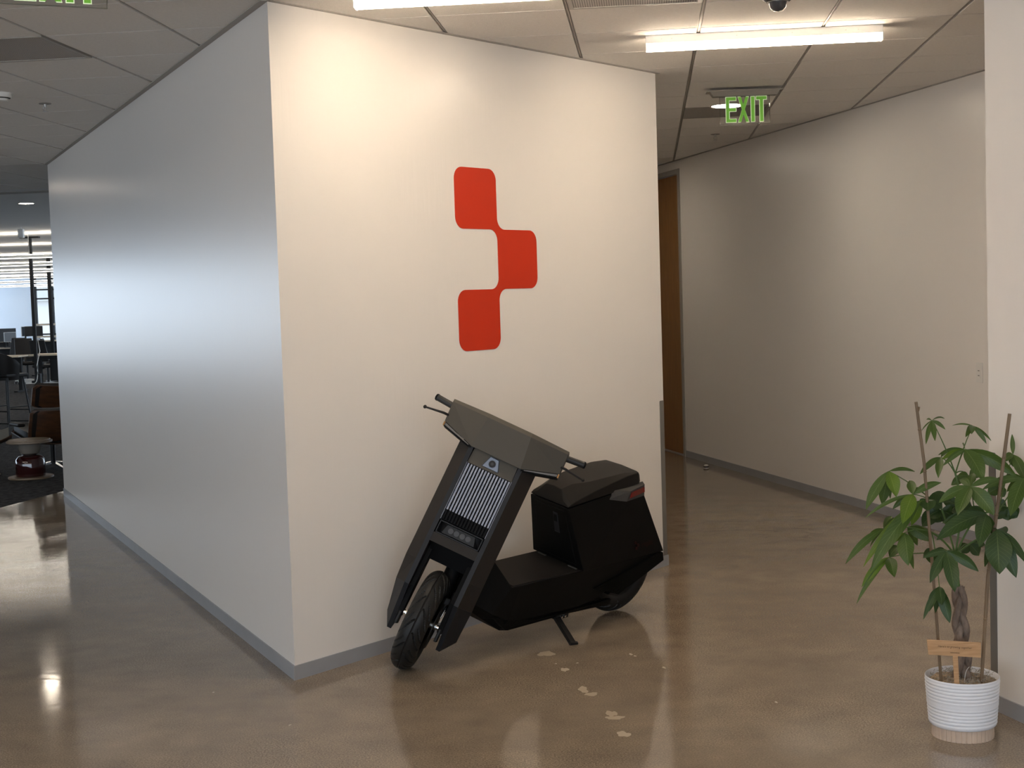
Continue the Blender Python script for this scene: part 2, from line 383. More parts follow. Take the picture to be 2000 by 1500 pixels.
# ------------------------------------------------------------------ wall logo: three linked rounded cells
def rounded(path, r, n=8):
    out = []; N_ = len(path)
    for i in range(N_):
        p0, p, p1 = (Vector((*path[(i + k) % N_], 0)) for k in (-1, 0, 1))
        a = p + (p0 - p).normalized() * r; c = p + (p1 - p).normalized() * r
        ctr = a + c - p
        for k in range(n + 1):
            t = pi / 2 * k / n; q = ctr + (a - ctr) * cos(t) + (c - ctr) * sin(t); out.append((q.x, q.y))
    return out
LX = (1.156, 1.476, 1.796); LZ = (2.268, 1.966, 1.666, 1.364)
path = [(LX[0], LZ[0]), (LX[1], LZ[0]), (LX[1], LZ[1]), (LX[2], LZ[1]), (LX[2], LZ[2]), (LX[1], LZ[2]), (LX[1], LZ[3]), (LX[0], LZ[3]), (LX[0], LZ[2]), (LX[1], LZ[2]), (LX[1], LZ[1]), (LX[0], LZ[1])]
pts = rounded(path, .058)
TF = Matrix(((uF.x, nF.x, 0, G.x), (uF.y, nF.y, 0, G.y), (0, 0, 1, 0), (0, 0, 0, 1)))
lg = MB(TF).hexa([(x, .0004, z) for x, z in pts], [(x, .0022, z) for x, z in pts]).obj('wall_logo', 'red')
tag(lg, 'red logo of three linked rounded blocks on the white wall', 'logo')
# scuffs and paint chips near the wall edge
for z, w, h in ((1.02, .010, .016), (.985, .006, .05), (.76, .007, .012), (.56, .006, .012), (.50, .009, .020), (.47, .005, .05), (.12, .005, .02), (.09, .007, .015)):
    MB(TF).add([(-.0008, .0012, z - h), (w, .0012, z), (w * .3, .0012, z + h * .5), (-.0008, .0012, z + h)], [(0, 1, 2, 3)]).obj('paint_chip', 'plastic_white', wall_front)
# ------------------------------------------------------------------ linear lamps
def strip_lamp(a0, b0, label, ln=1.16):
    q = AB(a0, b0); r = empty('linear_ceiling_lamp', M=rotz(-radians(aG), (q.x, q.y, H)))
    tag(r, label, 'lamp', 'linear ceiling lamps')
    mb = MB().hexa([(0, -.034, -.040), (0, .034, -.040), (0, .034, 0), (0, -.034, 0)], [(ln, -.034, -.040), (ln, .034, -.040), (ln, .034, 0), (ln, -.034, 0)])
    hs_ = mb.obj('housing', 'white_metal', r, bevel=.002)
    for x in (.08, .13, .45, .72, .98, 1.04): MB().tube([(x, -.0342, -.02), (x, -.0355, -.02)], .003, 8).obj('screw', 'steel', hs_)
    pr = [(.0338 * cos(t), -.050 - .026 * sin(t)) for t in [pi + .05 - (pi + .10) * k / 10 for k in range(11)]]
    MB().hexa([(.004, y, z) for y, z in pr], [(ln - .004, y, z) for y, z in pr]).obj('diffuser', 'lamp', r)
    for x in (0, ln - .004): MB().box(x, x + .004, -.036, .036, -.074, -.036).obj('end_cap', 'white_metal', r)
    return r
strip_lamp(.018, 7.225, 'linear ceiling lamp with white housing above the corridor entrance')
strip_lamp(-1.172, 5.84, 'linear ceiling lamp cut off by the top edge, above the front wall')
for a0, b0, lb in ((-.7, 3.2, 'added unseen linear lamp overhead, nearest behind the top edge'), (.9, 1.0, 'added unseen linear lamp over the lobby right behind the viewer'), (-2.2, .6, 'added unseen linear lamp over the lobby left behind the viewer'), (-3.9, 3.0, 'added unseen linear lamp over the lobby far to the left'),
                   (-1.4, -2.4, 'added unseen linear lamp at the back of the lobby')):
    strip_lamp(a0, b0, lb)      # unseen lamps added out of frame to brighten the lobby
# ------------------------------------------------------------------ ceiling devices
def vent(i, j, label, m='perf'):
    q = AB(A0 + i * TS, B0 + j * TS); r = empty('ceiling_vent', M=rotz(-radians(aG), (q.x, q.y, H))); tag(r, label, 'vent')
    f = MB(); w = .022
    f.box(.010, TS - .010, .002, w, -.003, .014); f.box(.010, TS - .010, TS - w, TS - .002, -.003, .014); f.box(.010, w + .008, w, TS - w, -.003, .014); f.box(TS - w - .008, TS - .010, w, TS - w, -.003, .014)
    f.obj('vent_frame', 'frame' if m == 'perf' else 'canopy', r)
    MB().box(w + .008, TS - w - .008, w, TS - w, 0, .01).obj('perforated_plate', m, r)
vent(-6, 7, 'dark perforated vent tile in the left ceiling')
vent(-1, 6, 'pale perforated vent tile at the top edge beside the lamp')
vent(0, 13, 'grey vent tile in the corridor ceiling behind the exit sign', 'canopy')
def sprinkler(x, y, label):
    r = empty('fire_sprinkler', (x, y, H)); tag(r, label, 'sprinkler', 'fire sprinklers')
    MB().lathe([(.0, -.004), (.036, -.004), (.038, 0), (.0, 0)], 20).obj('escutcheon', 'canopy', r, smooth=True)
    b_ = MB(); b_.tube([(0, 0, -.004), (0, 0, -.022)], .009, 10); b_.tube([(.011, 0, -.02), (.014, 0, -.034), (.003, 0, -.048)], .0025, 6); b_.tube([(-.011, 0, -.02), (-.014, 0, -.034), (-.003, 0, -.048)], .0025, 6); b_.tube([(0, 0, -.02), (0, 0, -.046)], .002, 6)
    b_.obj('frame_arms', 'steel', r); MB().lathe([(0, -.051), (.018, -.050), (.018, -.048), (0, -.048)], 14).obj('deflector', 'steel', r)
sprinkler(1.729, 11.735, 'small sprinkler head in the corridor ceiling below the exit sign')
sprinkler(-2.814, 8.82, 'small sprinkler head in the left ceiling')
r = empty('smoke_detector', (-2.93, 8.36, H)); tag(r, 'white round smoke detector at the left edge of the ceiling', 'detector')
MB().lathe([(0, -.045), (.045, -.045), (.052, -.03), (.07, -.026), (.072, 0), (0, 0)], 28).obj('shell', 'plastic_white', r, smooth=True)
MB().lathe([(.050, -.0325), (.062, -.0285), (.062, -.0265), (.05, -.03)], 28, cap=False).obj('vent_ring', 'darkslot', r)
q = Vector((1.19, 6.17, H)); r = empty('dome_camera', q); tag(r, 'black dome security camera at the top edge of the ceiling', 'camera')
MB().lathe([(0, -.050), (.05, -.050), (.074, -.030), (.078, 0), (0, 0)], 28).obj('housing', 'black_plastic', r, smooth=True)
MB().lathe([(.0005, -.092), (.02, -.088), (.034, -.075), (.040, -.05)], 24).obj('dome', 'glass_dome', r, smooth=True)
MB().lathe([(.040, -.052), (.046, -.052), (.046, -.048), (.040, -.048)], 24, cap=False).obj('dome_ring', 'steel', r, smooth=True)
def downlight(x, y, label, rad=.085):
    r = empty('recessed_downlight', (x, y, H)); tag(r, label, 'downlight', 'recessed downlights')
    MB().lathe([(rad, -.004), (rad + .014, -.003), (rad + .014, .0), (rad, .0)], 28, cap=False).obj('trim_ring', 'white_metal', r, smooth=True)
    MB().lathe([(0.0005, -.002), (rad, -.002), (rad, .001), (.0005, .001)], 28).obj('lens', 'down', r)
downlight(1.555, 9.95, 'glowing round downlight behind the corridor exit sign', .11)
for x, y, lb in ((.66, 13.4, 'added unseen'),): downlight(x, y, lb + ' round downlight deep in the corridor, hidden behind the logo wall', .11)  # added out of sight to lift the dark end of the corridor
downlight(-5.657, 16.85, 'glowing round downlight beyond the end of the left wall')
downlight(-5.55, 14.2, 'round downlight above the lounge chair near the left edge')
MB  # ---- exit signs
def exit_sign(M, label, sw=.315, sh=.185, canopy=True, gap=.0):
    r = empty('exit_sign', M=M); tag(r, label, 'exit sign', 'clear exit signs')
    pn = MB().box(-sw / 2, sw / 2, -.003, .003, 0, sh).obj('acrylic_panel', 'acrylic', r)
    e = MB()
    for a in ((-sw / 2 - .001, -sw / 2 + .0015, -.0035, .0035, 0, sh), (sw / 2 - .0015, sw / 2 + .001, -.0035, .0035, 0, sh), (-sw / 2, sw / 2, -.0035, .0035, -.001, .0018)): e.box(*a)
    e.obj('panel_edge', 'acrylic_edge', pn)
    def strokes(g):
        h = .156; z0 = .014; s = .019; L_ = {}
        x = -.118
        L_['letter_e'] = [[(x, z0), (x + s, z0), (x + s, z0 + h), (x, z0 + h)]] + [[(x, z), (x + .062, z), (x + .062, z + s), (x, z + s)] for z in (z0, z0 + h / 2 - s / 2, z0 + h - s)]
        x = -.042; w = .066
        L_['letter_x'] = [[(x, z0), (x + s, z0), (x + w, z0 + h), (x + w - s, z0 + h)], [(x + w - s, z0), (x + w, z0), (x + s, z0 + h), (x, z0 + h)]]
        x = .040
        L_['letter_i'] = [[(x, z0), (x + .021, z0), (x + .021, z0 + h), (x, z0 + h)]]
        x = .073
        L_['letter_t'] = [[(x, z0 + h - s), (x + .064, z0 + h - s), (x + .064, z0 + h), (x, z0 + h)], [(x + .0215, z0), (x + .0425, z0), (x + .0425, z0 + h), (x + .0215, z0 + h)]]
        if g:
            for k in L_:
                for p in L_[k]:
                    cx = sum(q[0] for q in p) / 4; cz = sum(q[1] for q in p) / 4
                    p[:] = [(qx + (g if qx > cx else -g), qz + (g if qz > cz else -g)) for qx, qz in p]
        return L_
    for nm, polys in strokes(0).items():
        mb = MB()
        for k, p in enumerate(polys): mb.hexa([(a, -.0052 - k * .0001, c) for a, c in p], [(a, -.0035, c) for a, c in p])
        lt = mb.obj(nm, 'exit_green', r)
        mo = MB()
        for k, p in enumerate(strokes(.0032)[nm]): mo.hexa([(a, -.0036 - k * .00005, c) for a, c in p], [(a, -.0031, c) for a, c in p])
        mo.obj('letter_outline', 'exit_line', lt)
    if canopy:
        c0 = MB(); c0.prism([(-.24, -.05), (.24, -.05), (.24, .05), (-.24, .05)], sh + gap - .004 + .022, sh + gap + .024)
        c0.hexa([(-.20, -.035, sh + gap - .01), (.20, -.035, sh + gap - .01), (.20, .035, sh + gap - .01), (-.20, .035, sh + gap - .01)], [(-.22, -.045, sh + gap + .02), (.22, -.045, sh + gap + .02), (.22, .045, sh + gap + .02), (-.22, .045, sh + gap + .02)])
        c0.obj('canopy', 'canopy', r)
    return r
exit_sign(rotz(radians(-3), (1.532, 9.1, 2.672)), 'clear EXIT sign with green letters hanging in the corridor')
exit_sign(rotz(radians(24), (-1.43, 4.62, 2.602)), 'clear EXIT sign with green letters cut off at the top left', .335, .20, gap=.08)
# ------------------------------------------------------------------ wall switch, door stop
sw = empty('light_switch', M=TR @ Matrix.Translation((-5.27, 0, 0))); tag(sw, 'white wall switch plate on the corridor wall beside the near wall edge', 'switch')
MB().box(-.036, .036, -.006, 0, 1.003, 1.128).obj('plate', 'plastic_white', sw, bevel=.0015)
pd = MB().box(-.017, .017, -.009, -.006, 1.03, 1.10).obj('paddle', 'plastic_white', sw)
for z in (1.045, 1.075): MB().box(-.009, .009, -.0095, -.009, z, z + .004).obj('button_mark', 'tail_grey', pd)
r = empty('door_stop', (1.755, 12.94, 0)); tag(r, 'small round floor door stop near the corridor wall', 'door stop')
MB().lathe([(.0, 0), (.024, 0), (.024, .012), (.018, .030), (0.0005, .034)], 18).obj('dome', 'steel', r, smooth=True)
MB().lathe([(.0245, .006), (.027, .010), (.027, .018), (.023, .020)], 18, cap=False).obj('bumper', 'black_plastic', r, smooth=True)
# bare patches in the floor
def blob(cx, cy, rx, ry, seed, rot=0):
    rnd = random.Random(seed); ps = []
    ph = [rnd.uniform(0, 6.28) for _ in range(4)]
    for k in range(28):
        t = 2 * pi * k / 28; q = 1 + .16 * sin(2 * t + ph[0]) + .13 * sin(3 * t + ph[1]) + .10 * sin(5 * t + ph[2]) + .05 * sin(9 * t + ph[3])
        x, y = rx * q * cos(t), ry * q * sin(t); ps.append((cx + x * cos(rot) - y * sin(rot), cy + x * sin(rot) + y * cos(rot), .0006))
    MB().add(ps, [tuple(range(28))]).obj('bare_patch', 'patch', floor)
for k, a in enumerate([(.117, 6.37, .034, .05), (.19, 6.086, .016, .032), (.254, 5.765, .020, .045), (.283, 5.693, .030, .022), (.345, 5.417, .020, .040), (.355, 5.362, .032, .026), (.371, 5.156, .024, .034), (.497, 6.313, .008, .016), (.513, 6.28, .006, .010), (.62, 6.068, .007, .016), (.155, 6.19, .004, .008), (.25, 6.19, .005, .008), (-.9, 5.4, .005, .01), (-1.3, 5.9, .004, .01), (1.0, 5.5, .005, .01)]):
    blob(*a, seed=k + 3)
# ------------------------------------------------------------------ electric scooter
OB = Vector((-.46666, 6.24674, 0))
Mb = Matrix(((-.69562, .70065, .15877), (-.71841, -.67842, -.15374), (0, -.22101, .97527)))
Mf = Matrix(((-.02394, .89071, .45394), (-.97536, -.12043, .18485), (.21932, -.43832, .87165)))
P0 = Vector((-.43309, 6.18428, .21718))
M4 = lambda M, o: Matrix.Translation(o) @ M.to_4x4()
RB = M4(Mb, OB); TFK = RB.inverted() @ M4(Mf, P0)      # front (steered) frame inside the body frame
sc = empty('electric_scooter', M=RB)
tag(sc, 'angular matte black electric scooter leaning on its kickstand before the logo wall', 'scooter')
def F(): return MB(TFK)
# --- tyres
def tyre(T, R, w, name, par, nr=624):
    mb = MB(T); nc = 61; minor_h = .058; vs = []; fs = []
    for i in range(nr):
        th = 2 * pi * i / nr
        for j in range(nc):
            ph = -2.25 + 4.5 * j / (nc - 1)
            y = w * sin(ph) if abs(ph) < pi / 2 else w * sin(ph)
            rr_ = R - minor_h + minor_h * cos(ph)
            a = abs(y) / w; g = 0
            if abs(ph) < 1.75:
                if abs(j - (nc - 1) / 2) < .8: g = .0035
                u = (th * 13 / (2 * pi) + (.5 if y > 0 else 0) + .95 * a ** 1.5) % 1
                if .10 < a < .97 and u < .075: g = .0055
                u2 = (th * 13 / (2 * pi) + (.0 if y > 0 else .5) + .95 * a ** 1.5 + .06) % 1
                if .42 < a < .99 and u2 < .075: g = max(g, .0045)
            rr_ -= g * max(0, cos(ph)); y -= g * sin(ph)
            vs.append((rr_ * cos(th), y, rr_ * sin(th)))
    for i in range(nr):
        for j in range(nc - 1):
            i2 = (i + 1) % nr; fs.append((i * nc + j, i2 * nc + j, i2 * nc + j + 1, i * nc + j + 1))
    mb.add(vs, fs); return mb.obj(name, 'rubber', par, smooth=True, angle=40)
def wheel(T, R, nm):
    t = tyre(T, R, .056, nm, sc)
    rim = MB(T @ Matrix.Rotation(pi / 2, 4, 'X')); rim.lathe([(R - .092, -.042), (R - .104, -.03), (R - .104, .03), (R - .092, .042), (R - .075, .042), (R - .085, .0), (R - .075, -.042)], 40, cap=False)
    rim.lathe([(.035, -.03), (R - .1, -.012), (R - .1, .012), (.035, .03)], 40); rim.obj('rim', 'black_metal', t, smooth=True)
    hub = MB(T); hub.tube([(0, -.075, 0), (0, .075, 0)], .018, 14); hub.obj('axle', 'steel', t, smooth=True)
    return t
fw = wheel(TFK, .232, 'front_tire')
dsk = MB(TFK @ Matrix.Translation((0, .066, 0)) @ Matrix.Rotation(pi / 2, 4, 'X')); dsk.lathe([(.060, -.0018), (.105, -.0018), (.105, .0018), (.060, .0018)], 40, cap=False)
for k in range(5):
    a = 2 * pi * k / 5; dsk.add([(.02 * cos(a + .5), .02 * sin(a + .5), -.001), (.02 * cos(a - .5), .02 * sin(a - .5), -.001), (.064 * cos(a - .12), .064 * sin(a - .12), -.001), (.064 * cos(a + .12), .064 * sin(a + .12), -.001)], [(0, 1, 2, 3)])
dsk.obj('brake_disc', 'black_metal', sc)
F().box(-.055, -.005, .056, .084, .075, .135).obj('brake_caliper', 'black_metal', sc, bevel=.004)
F().tube([(-.02, .078, .11), (-.02, .084, .17)], .006, 8).obj('brake_line', 'chrome', sc, smooth=True)
F().tube([(.03, .075, .045), (.03, .080, .10), (.022, .080, .105)], .005, 8).obj('brake_line', 'chrome', sc, smooth=True)
for s in (-1, 1):
    fa = F(); fa.hexa([(-.03, s * .086, -.02), (.02, s * .086, -.02), (.055, s * .086, .12), (.02, s * .086, .34), (-.06, s * .086, .34)], [(-.03, s * .1086, -.02), (.02, s * .1086, -.02), (.055, s * .1086, .12), (.02, s * .1086, .34), (-.06, s * .1086, .34)])
    arm = fa.obj('fork_arm', 'sc_dark', sc, bevel=.003)
    F().tube([(0, s * .070, 0), (0, s * .085, 0)], .012, 12).obj('axle_nut', 'chrome', arm, smooth=True)
    F().box(-.045, .030, s * .096 - .006, s * .096 + .006, -.06, .0).obj('axle_clamp', 'black_metal', arm, bevel=.003)
F().hexa([(.0, -.09, .258), (.0, .09, .258), (-.10, .09, .258), (-.10, -.09, .258)], [(.05, -.107, .335), (.05, .107, .335), (-.10, .107, .335), (-.10, -.107, .335)]).obj('fork_bridge', 'sc_dark', sc)
# --- front cowl: flanks, face frame and leg covers, on the steered frame (x forward, y left, z along the column)
FX = .094
def leg(s):      # one flank with its face strip
    yi, yo, ys = .109, .1295, .187
    cw = F()
    prof = [  # z, xface, yin, yout, xside, yside, xback
        (.80, FX, yi, yo, .003, ys, -.055), (.33, FX, yi, yo, .004, ys, -.06), (.235, FX, yi, yo, .006, ys, -.075), (.12, FX, yi, yo, -.045, .186, -.12)]
    cw.loft([[(xf, s * a, z), (xf, s * b_, z), (xs, s * ysd, z), (xb, s * (ysd - .004), z), (xb, s * a, z)] for z, xf, a, b_, xs, ysd, xb in prof])
    o = cw.obj('cowl_flank', ['sc_front'], sc)
    lw = F()
    lw.loft([[(xf, s * a, z), (xf, s * b_, z), (xs, s * ysd, z2), (xb, s * (ysd - .004), z3), (xb, s * a, z3)] for z, xf, a, b_, xs, ysd, z2, xb, z3 in
             [(.1195, FX, yi, yo, -.045, .186, .1195, -.12, .1195), (-.03, -.010, yi, yo, -.15, .176, .0, -.18, .0), (-.094, -.052, yi + .001, yo, -.178, .174, -.032, -.182, -.03)]])
    lw.obj('leg_cover', 'sc_frame', sc)
    st = F(); st.box(FX - .004, FX + .0008, min(s * yi, s * yo), max(s * yi, s * yo), .1205, .80); st.obj('face_strip', 'sc_frame', o)
leg(-1); leg(1)
F().box(-.055, .02, -.109, .109, .335, .80).obj('cowl_core', 'sc_dark', sc)
# camera panel on top of the grille
cp_ = F().hexa([(FX - .010, -.108, .712), (FX - .010, .108, .712), (.02, .108, .712), (.02, -.108, .712)], [(FX - .014, -.104, .80), (FX - .014, .104, .80), (.02, .104, .80), (.02, -.104, .80)]).obj('camera_panel', 'sc_head', sc)
bd = F().hexa([(FX - .006, .034, .725), (FX - .006, -.040, .725), (FX - .006, -.022, .774), (FX - .006, .016, .774)], [(FX - .02, .045, .72), (FX - .02, -.052, .72), (FX - .02, -.026, .782), (FX - .02, .024, .782)]).obj('camera_housing', 'badge', cp_)
F().tube([(FX - .006, -.003, .748), (FX + .004, -.003, .748)], .0155, 20).obj('camera_lens', 'sc_glass', cp_, smooth=True)
F().tube([(FX + .0035, -.003, .748), (FX + .0045, -.003, .748)], .007, 14).obj('lens_glass', 'led', cp_, smooth=True)
# grille with upright fins
gr = F().box(.02, FX - .026, -.107, .107, .437, .711).obj('grille_back', 'sc_dark', sc)
NFN = 15
for k in range(NFN):
    y = -.0985 + .197 * k / (NFN - 1); f_ = F()
    f_.mi = 0; f_.box(FX - .026, FX - .004, y - .0037, y + .0037, .485, .709)
    f_.mi = 1; f_.hexa([(FX - .026, y - .0037, .485), (FX - .004, y - .0037, .485), (FX - .004, y + .0037, .485), (FX - .026, y + .0037, .485)], [(FX - .026, y - .0037, .440), (FX - .010, y - .0037, .440), (FX - .010, y + .0037, .440), (FX - .026, y + .0037, .440)])  # lower fin ends coloured dark in place of the shadow there
    f_.obj('fin', ['sc_fin', 'sc_dark'], gr)
fr = F()
for s in (-1, 1): fr.box(FX - .028, FX - .001, s * .108 - .0012, s * .108 + .0012, .437, .712)
fr.obj('grille_edge', 'sc_fin', gr)
# headlight
hl = F(); w = .104
for a in ((-w, w, .374, .379), (-w, w, .428, .433)): hl.box(FX - .03, FX - .001, a[0], a[1], a[2], a[3])
for s in (-1, 1): hl.box(FX - .03, FX - .001, s * (w - .0025) - .0025, s * (w - .0025) + .0025, .374, .433)
hl = hl.obj('headlight_bezel', 'sc_frame', sc)
F().box(.02, FX - .03, -.104, .104, .374, .433).obj('headlight_tray', 'sc_dark', hl)
F().hexa([(FX - .03, -.098, .381), (FX - .03, .098, .381), (FX - .03, .098, .427), (FX - .03, -.098, .427)], [(FX - .016, -.078, .383), (FX - .016, .078, .383), (FX - .016, .066, .425), (FX - .016, -.066, .425)]).obj('headlight_lens', 'sc_glass', hl)
for k in range(4):
    y = -.042 + .028 * k; F().lathe([(.0005, .0), (.008, .0), (.0115, .006), (.0125, .010)], 14, TFK @ Matrix.Translation((FX - .017, y, .404)) @ Matrix.Rotation(pi / 2, 4, 'Y')).obj('led_lamp', 'led', hl, smooth=True)
F().box(.0, FX, -.1088, .1088, .331, .373).obj('cross_bar', 'sc_front', sc)
# --- handlebar cover: faceted box
hd = F()
fl = [(.073, -.283, .930), (.134, -.105, .925), (.134, .105, .925), (.073, .283, .930)]
fb = [(.044, -.283, .838), (.108, -.120, .780), (.108, .120, .780), (.044, .283, .838)]
tp = [(.066, -.283, .944), (.122, -.105, .944), (.122, .105, .944), (.066, .283, .944)]
bt = [(-.055, -.283, .944), (-.055, -.105, .944), (-.055, .105, .944), (-.055, .283, .944)]
bb = [(-.055, -.283, .838), (-.055, -.120, .790), (-.055, .120, .790), (-.055, .283, .838)]
vs = fl + fb + tp + bt + bb; fs = []
for k in range(3):
    fs += [(k, k + 1, 5 + k, 4 + k), (8 + k, 9 + k, 1 + k, k), (12 + k, 13 + k, 9 + k, 8 + k), (16 + k, 17 + k, 13 + k, 12 + k), (4 + k, 5 + k, 17 + k, 16 + k)]
fs += [(0, 4, 16, 12, 8), (3, 11, 15, 19, 7)]
hd.add(vs, fs); head = hd.obj('handlebar_cover', 'sc_head', sc, bevel=.0015)
for s in (-1, 1):
    us = F().hexa([(.036, s * .281, .836), (.100, s * .122, .779), (-.05, s * .122, .789), (-.05, s * .281, .836)], [(.040, s * .281, .817), (.094, s * .124, .769), (-.05, s * .124, .775), (-.05, s * .281, .817)]).obj('indicator_housing', 'sc_dark', head)
    F().hexa([(.043, s * .276, .833), (.100, s * .135, .783), (.100, s * .135, .780), (.043, s * .276, .822)], [(.034, s * .276, .833), (.09, s * .135, .783), (.09, s * .135, .780), (.034, s * .276, .822)]).obj('indicator_strip', 'strip', us)
    F().box(.030, .047, s * .281 - .003, s * .281 + .003, .818, .836).obj('indicator_amber', 'amber', us)
    g = F().tube([(.02, s * .270, .915), (.006, s * .362, .924)], .0150, 18).obj('grip', 'grip', sc, smooth=True, angle=50)
    F().tube([(.0065, s * .3615, .924), (.0045, s * .368, .9246)], [.0165, .0150], 18).obj('grip_end', 'sc_dark', g, smooth=True)
    lv = F(); lv.tube([(.045, s * .270, .868), (.072, s * .300, .866), (.074, s * .330, .862), (.066, s * .385, .856)], [.006, .0058, .005, .0042], 8)
    lv = lv.obj('brake_lever', 'black_metal', sc, smooth=True)
    bm_ = MB(); bm_.lathe([(.0003, -.0085), (.005, -.007), (.0085, 0), (.005, .007), (.0003, .0085)], 12, TFK @ Matrix.Translation((.066, s * .388, .856))); bm_.obj('lever_ball', 'black_metal', lv, smooth=True)
# --- body (x forward, y left, z up in the leaning frame)
B = MB
def sym(pts): return [(x, -y, z) for x, y, z in pts]
# lower body as lofted sections along x: bottom centre side ... deck
def sec(x, yb, zb, ym, zm, yt, zt): return [(x, -yb, zb), (x, yb, zb), (x, ym, zm), (x, yt, zt), (x, -yt, zt), (x, -ym, zm)]
ch = B(); ch.loft([sec(-.19, .055, .265, .085, .30, .060, .43), sec(-.30, .075, .190, .142, .235, .075, .50), sec(-.405, .10, .120, .150, .19, .143, .345), sec(-.46, .105, .111, .150, .175, .147, .345), sec(-.88, .105, .112, .150, .165, .152, .346), sec(-1.02, .09, .12, .146, .175, .150, .346), sec(-1.20, .095, .23, .142, .255, .147, .344), sec(-1.505, .10, .30, .135, .315, .138, .338)])
ch.obj('chassis', 'sc_body', sc)
B().tube([(-.10, 0, .30), (-.275, 0, .66)], .035, 14).obj('steering_tube', 'sc_dark', sc, smooth=True)
B().hexa([(-.415, -.138, .3455), (-.415, .138, .3455), (-.885, .148, .3465), (-.885, -.148, .3465)], [(-.418, -.136, .350), (-.418, .136, .350), (-.885, .146, .351), (-.885, -.146, .351)]).obj('floor_mat', 'sc_deck', sc)
for s in (-1, 1):
    B().hexa([(-.315, s * .140, .214), (-.60, s * .150, .152), (-1.14, s * .150, .156), (-1.14, s * .142, .125), (-.845, s * .120, .1235), (-.43, s * .118, .122)], [(-.315, s * .128, .210), (-.60, s * .12, .15), (-1.14, s * .12, .15), (-1.14, s * .11, .12), (-.845, s * .10, .118), (-.43, s * .10, .118)]).obj('side_skirt', 'sc_body', sc)
    rb = B()   # ribbed swing arm cover: stacked small ridges
    A_, B_, C_, D_ = (Vector(q) for q in ((-.985, .158, .240), (-1.500, .158, .345), (-1.515, .158, .300), (-1.190, .158, .172)))
    K = 16
    for k in range(K):
        t0, t1 = k / K, (k + .62) / K
        q = [A_.lerp(D_, t0), B_.lerp(C_, t0), B_.lerp(C_, t1), A_.lerp(D_, t1)]
        rb.hexa([(v.x, s * (v.y - .006), v.z) for v in q], [(v.x, s * v.y, v.z) for v in q])
    rb.hexa([(v.x, s * .140, v.z) for v in (A_, B_, C_, D_)], [(v.x, s * .153, v.z) for v in (A_, B_, C_, D_)])
    rb.obj('ribbed_cover', 'sc_body', sc)
    B().hexa([(-1.13, s * .105, .175), (-1.19, s * .105, .168), (-1.50, s * .105, .296), (-1.47, s * .105, .31)], [(-1.13, s * .135, .175), (-1.20, s * .135, .155), (-1.51, s * .135, .278), (-1.47, s * .135, .31)]).obj('swing_arm', 'black_metal', sc)
# seat box
bx_ = B(); bx_.loft([
    [(-.872, -.168, .352), (-.872, .168, .352), (-1.518, .146, .346), (-1.545, .10, .345), (-1.545, -.10, .345), (-1.518, -.146, .346)],
    [(-.747, -.124, .668), (-.747, .124, .668), (-1.262, .130, .728), (-1.285, .085, .732), (-1.285, -.085, .732), (-1.262, -.130, .728)]])
box = bx_.obj('seat_box', 'sc_body', sc, bevel=.003)
fn = lambda y, t, o=0: (-.872 + .125 * t + o, y, .352 + .316 * t)
pnl = B().hexa([fn(-.125, .06, .0), fn(.125, .06, .0), fn(.098, .94, .0), fn(-.098, .94, .0)], [fn(-.122, .07, .003), fn(.122, .07, .003), fn(.095, .93, .003), fn(-.095, .93, .003)]).obj('storage_door', 'sc_body', box)
lt = B().hexa([fn(.045, .52, .003), fn(.012, .52, .003), fn(.018, .86, .003), fn(.048, .86, .003)][::-1], [fn(.043, .535, .006), fn(.014, .535, .006), fn(.020, .845, .006), fn(.046, .845, .006)][::-1]).obj('door_latch', 'sc_frame', pnl)
B().hexa([fn(.040, .70, .006), fn(.020, .70, .006), fn(.024, .82, .006), fn(.043, .82, .006)][::-1], [fn(.039, .705, .008), fn(.021, .705, .008), fn(.025, .815, .008), fn(.042, .815, .008)][::-1]).obj('latch_button', 'sc_dark', lt)
for y0, y1 in ((-.125, -.075), (.075, .13)): B().box(-.868, -.860, y0, y1, .351, .356).obj('hinge_strip', 'tail_grey', sc)
B().box(-1.47, -1.42, -.03, .03, .45, .48).obj('plate_bracket', 'black_metal', sc, bevel=.004)
# seat cushion
def cs(x, yb, zb, ye, ze, yc, zc): return [(x, -yb, zb), (x, yb, zb), (x, ye, ze), (x, yc, zc), (x - .0, 0, zc + .004), (x, -yc, zc), (x, -ye, ze)]
sn = B(); sn.loft([cs(-.748, .122, .674, .1225, .678, .085, .695), cs(-.764, .124, .677, .1240, .688, .050, .742), cs(-.82, .125, .683, .1255, .706, .062, .764), cs(-.92, .126, .695, .1265, .734, .085, .772), cs(-1.05, .127, .709, .1265, .762, .095, .784), cs(-1.16, .127, .721, .1235, .782, .10, .792), cs(-1.255, .126, .732, .112, .786, .098, .790), cs(-1.283, .108, .737, .098, .768, .090, .772)])
sn.obj('seat_cushion', 'sc_seat', sc, smooth=True, angle=24, bevel=.005, seg=2)
# tail lights
for s in (-1, 1):
    tl = B(); tl.hexa([(-1.062, s * .124, .722), (-1.155, s * .158, .716), (-1.135, s * .158, .665), (-1.028, s * .128, .680)], [(-1.29, s * .118, .738), (-1.292, s * .132, .726), (-1.30, s * .134, .668), (-1.295, s * .12, .660)])
    tl = tl.obj('tail_lamp_housing', 'tail_grey', sc)
    B().hexa([(-1.165, s * .155, .708), (-1.285, s * .136, .716), (-1.290, s * .138, .690), (-1.155, s * .158, .680)], [(-1.165, s * .1585, .708), (-1.285, s * .1395, .716), (-1.290, s * .1415, .690), (-1.155, s * .1615, .680)]).obj('tail_lamp_lens', 'tail_red', tl)
# rear wheel
TRW = Matrix.Translation((-1.345, 0, .240)); wheel(TRW, .235, 'rear_tire')
